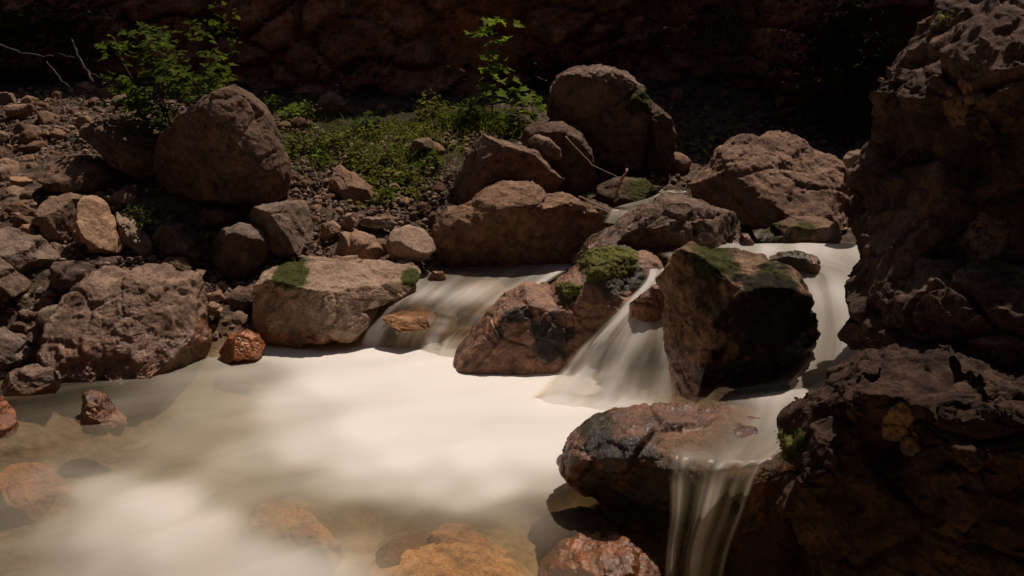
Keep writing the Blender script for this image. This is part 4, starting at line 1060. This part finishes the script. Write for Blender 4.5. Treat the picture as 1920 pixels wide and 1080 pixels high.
def groundcover():
    r = np.random.RandomState(12); pts = []
    zones = [(620, 290, 90, 50, 1300), (600, 250, 60, 40, 800), (740, 300, 90, 55, 1500), (740, 350, 60, 40, 600), (880, 245, 95, 26, 2200), (800, 250, 100, 35, 1500), (700, 260, 100, 40, 1400), (560, 300, 40, 50, 700), (930, 235, 60, 20, 900)]
    for (cx, cy, rx, ry, n) in zones:
        for k in range(n):
            px, py = cx + r.normal() * rx * 0.55, cy + r.normal() * ry * 0.55
            Y = np.interp(py, [160, 200, 300, 400], [9.4, 8.3, 7.15, 6.3])
            p = np.array(at(px, py, Y)); p[2] = float('nan'); pts.append(p)
    pts = np.array(pts); pts[:, 2] = ground_h(pts[:, 0], pts[:, 1])
    keep = vnoise(pts * 3.0, 44) + 0.6 * vnoise(pts * 9.0, 47) > 0.12
    pts = pts[keep]
    hgt = 0.02 + 0.17 * np.clip(vnoise(pts * 3.1, 45) + 0.25, 0, 1)
    pts[:, 2] += hgt * r.rand(len(pts)) + 0.02
    me = leaves_mesh('undergrowth', pts, 0.042, M_GRASS, LEAF_OVAL, 13, 0.6, 0.6)
    tag(link('undergrowth', me), "low green herbs and grass covering the far bank", "undergrowth", kind='stuff')
    # grass blades
    VV, FF = [], []
    for k in range(2400):
        cx, cy, rx, ry = [(890, 240, 90, 24), (620, 280, 100, 60), (760, 300, 110, 60), (1000, 345, 120, 30)][r.choice(4, p=[0.4, 0.25, 0.3, 0.05])]
        px, py = cx + r.normal() * rx * 0.5, cy + r.normal() * ry * 0.5
        Y = np.interp(py, [160, 200, 300, 400], [9.4, 8.3, 7.15, 6.3])
        p = np.array(at(px, py, Y)); p[2] = 0; VV.append(p)
    B = np.array(VV); B[:, 2] = ground_h(B[:, 0], B[:, 1]); VV = []
    for p in B:
        L = r.uniform(0.05, 0.17); d = np.array([r.normal() * 0.4, r.normal() * 0.4, 1.0]); d /= np.linalg.norm(d)
        w = np.array([math.cos(r.rand() * 6.28), math.sin(r.rand() * 6.28), 0]) * 0.0035
        bend = np.array([r.normal(), r.normal(), -0.3]) * L * 0.3
        k = len(VV)
        VV += [p - w, p + w, p + d * L * 0.55 + w * 0.8, p + d * L * 0.55 - w * 0.8, p + d * L + bend]
        FF += [[k, k + 1, k + 2, k + 3], [k + 3, k + 2, k + 4]]
    tag(link('grass', mesh_from('grass', np.array(VV), FF, M_GRASS, False)), "tufts of thin grass on the far bank", "grass", kind='stuff')
    # dark thicket at the foot of the cliff
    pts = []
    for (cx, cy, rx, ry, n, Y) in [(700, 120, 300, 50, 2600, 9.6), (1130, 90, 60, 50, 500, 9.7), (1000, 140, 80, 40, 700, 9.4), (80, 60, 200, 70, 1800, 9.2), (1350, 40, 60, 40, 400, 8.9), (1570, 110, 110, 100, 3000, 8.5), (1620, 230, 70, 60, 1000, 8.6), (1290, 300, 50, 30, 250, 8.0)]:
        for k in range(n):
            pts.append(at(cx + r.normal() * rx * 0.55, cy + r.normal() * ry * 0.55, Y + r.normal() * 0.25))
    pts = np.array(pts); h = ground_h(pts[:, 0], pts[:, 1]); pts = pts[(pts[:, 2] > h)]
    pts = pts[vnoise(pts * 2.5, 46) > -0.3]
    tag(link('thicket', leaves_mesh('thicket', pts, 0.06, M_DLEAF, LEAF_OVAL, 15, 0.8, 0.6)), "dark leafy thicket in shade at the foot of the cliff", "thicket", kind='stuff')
groundcover()

# pink flower heads
for i, (px, py, Y) in enumerate([(802, 190, 8.4), (822, 196, 8.3), (258, 347, 6.35), (797, 331, 6.8), (735, 255, 7.5)]):
    lab = ["left one of the two tiny pink flowers at the foot of the cliff thicket", "right one of the two tiny pink flowers at the foot of the cliff thicket", "pink flower in the dark gap left of the domed boulder",
           "pink flower low in the plants beside the flat-faced boulder", "tiny pink flower in the middle of the green plants"][i]
    b = np.array(at(px, py, Y)); o = root('flower', b - [0, 0, 0.06], lab, 'flower')
    tube('stem', [(0, 0, -0.02), (0.003, 0, 0.03), (0, 0, 0.06)], 0.002, 0.0015, M_BARK, o, 5)
    pts = [np.array([0, 0, 0.06])] * 9
    link('petals', leaves_mesh('petals', pts, 0.02, M_PETAL, LEAF_OVAL, i + 50, 0.1, 0.5), o)

# ------------------------------------------------------------------ sticks and dead branches
def stick(label, pts, Y0, Y1, r0, r1, mat, name='stick', twigs=()):
    P = [np.array(at(x, y, Y0 + (Y1 - Y0) * i / (len(pts) - 1))) for i, (x, y) in enumerate(pts)]
    b = P[0]; o = root(name, b, label, name.replace('_', ' '))
    dn = []
    r = np.random.RandomState(len(label))
    for j in range(len(P) - 1):
        for t in np.linspace(0, 1, 6, endpoint=False): dn.append(P[j] + (P[j + 1] - P[j]) * t - b + r.normal(size=3) * r0 * 0.5)
    dn.append(P[-1] - b)
    tube('stem', dn, r0, r1, mat, o, 8)
    for tw in twigs:
        Q = [np.array(at(x, y, (Y0 + Y1) / 2)) - b for x, y in tw]
        tube('twig', [Q[0] + (Q[-1] - Q[0]) * t + r.normal(size=3) * 0.004 for t in np.linspace(0, 1, 6)], r0 * 0.55, r1 * 0.6, mat, o, 6)
    return o
stick("pale bleached stick standing up behind the narrow upper stream", [(1152, 378), (1158, 355), (1176, 316)], 6.35, 6.4, 0.012, 0.007, M_STICK, twigs=[[(1160, 350), (1156, 338)]])
stick("thin fallen branch slanting down onto the right tip of the long boulder", [(1085, 368), (1120, 385), (1160, 402)], 6.0, 5.95, 0.006, 0.004, M_STICK)
stick("long thin dead stem lying across the rounded boulder behind the long boulder", [(1060, 255), (1110, 310), (1165, 335)], 6.6, 6.3, 0.004, 0.002, M_STICK)
stick("bare forked branch on the slope at the upper left", [(175, 160), (150, 110), (135, 75)], 7.4, 7.6, 0.013, 0.006, M_DEAD, 'dead_branch', [[(150, 112), (105, 100)], [(162, 135), (200, 150)]])
stick("bare branch leaning in from the left edge at the upper left", [(-10, 78), (40, 100), (100, 105)], 7.3, 7.5, 0.012, 0.005, M_DEAD, 'dead_branch', [[(45, 100), (25, 130)]])
stick("thin bare twig above the scree beside the shrub's left side", [(235, 120), (222, 95), (212, 70)], 7.2, 7.3, 0.008, 0.004, M_BARK, 'dead_branch', [[(225, 100), (215, 92)]])
stick("slender bare branch lying diagonally on the slope below the forked one", [(130, 165), (95, 125), (88, 115)], 7.1, 7.3, 0.008, 0.004, M_DEAD, 'dead_branch', [[(100, 130), (90, 140)]])
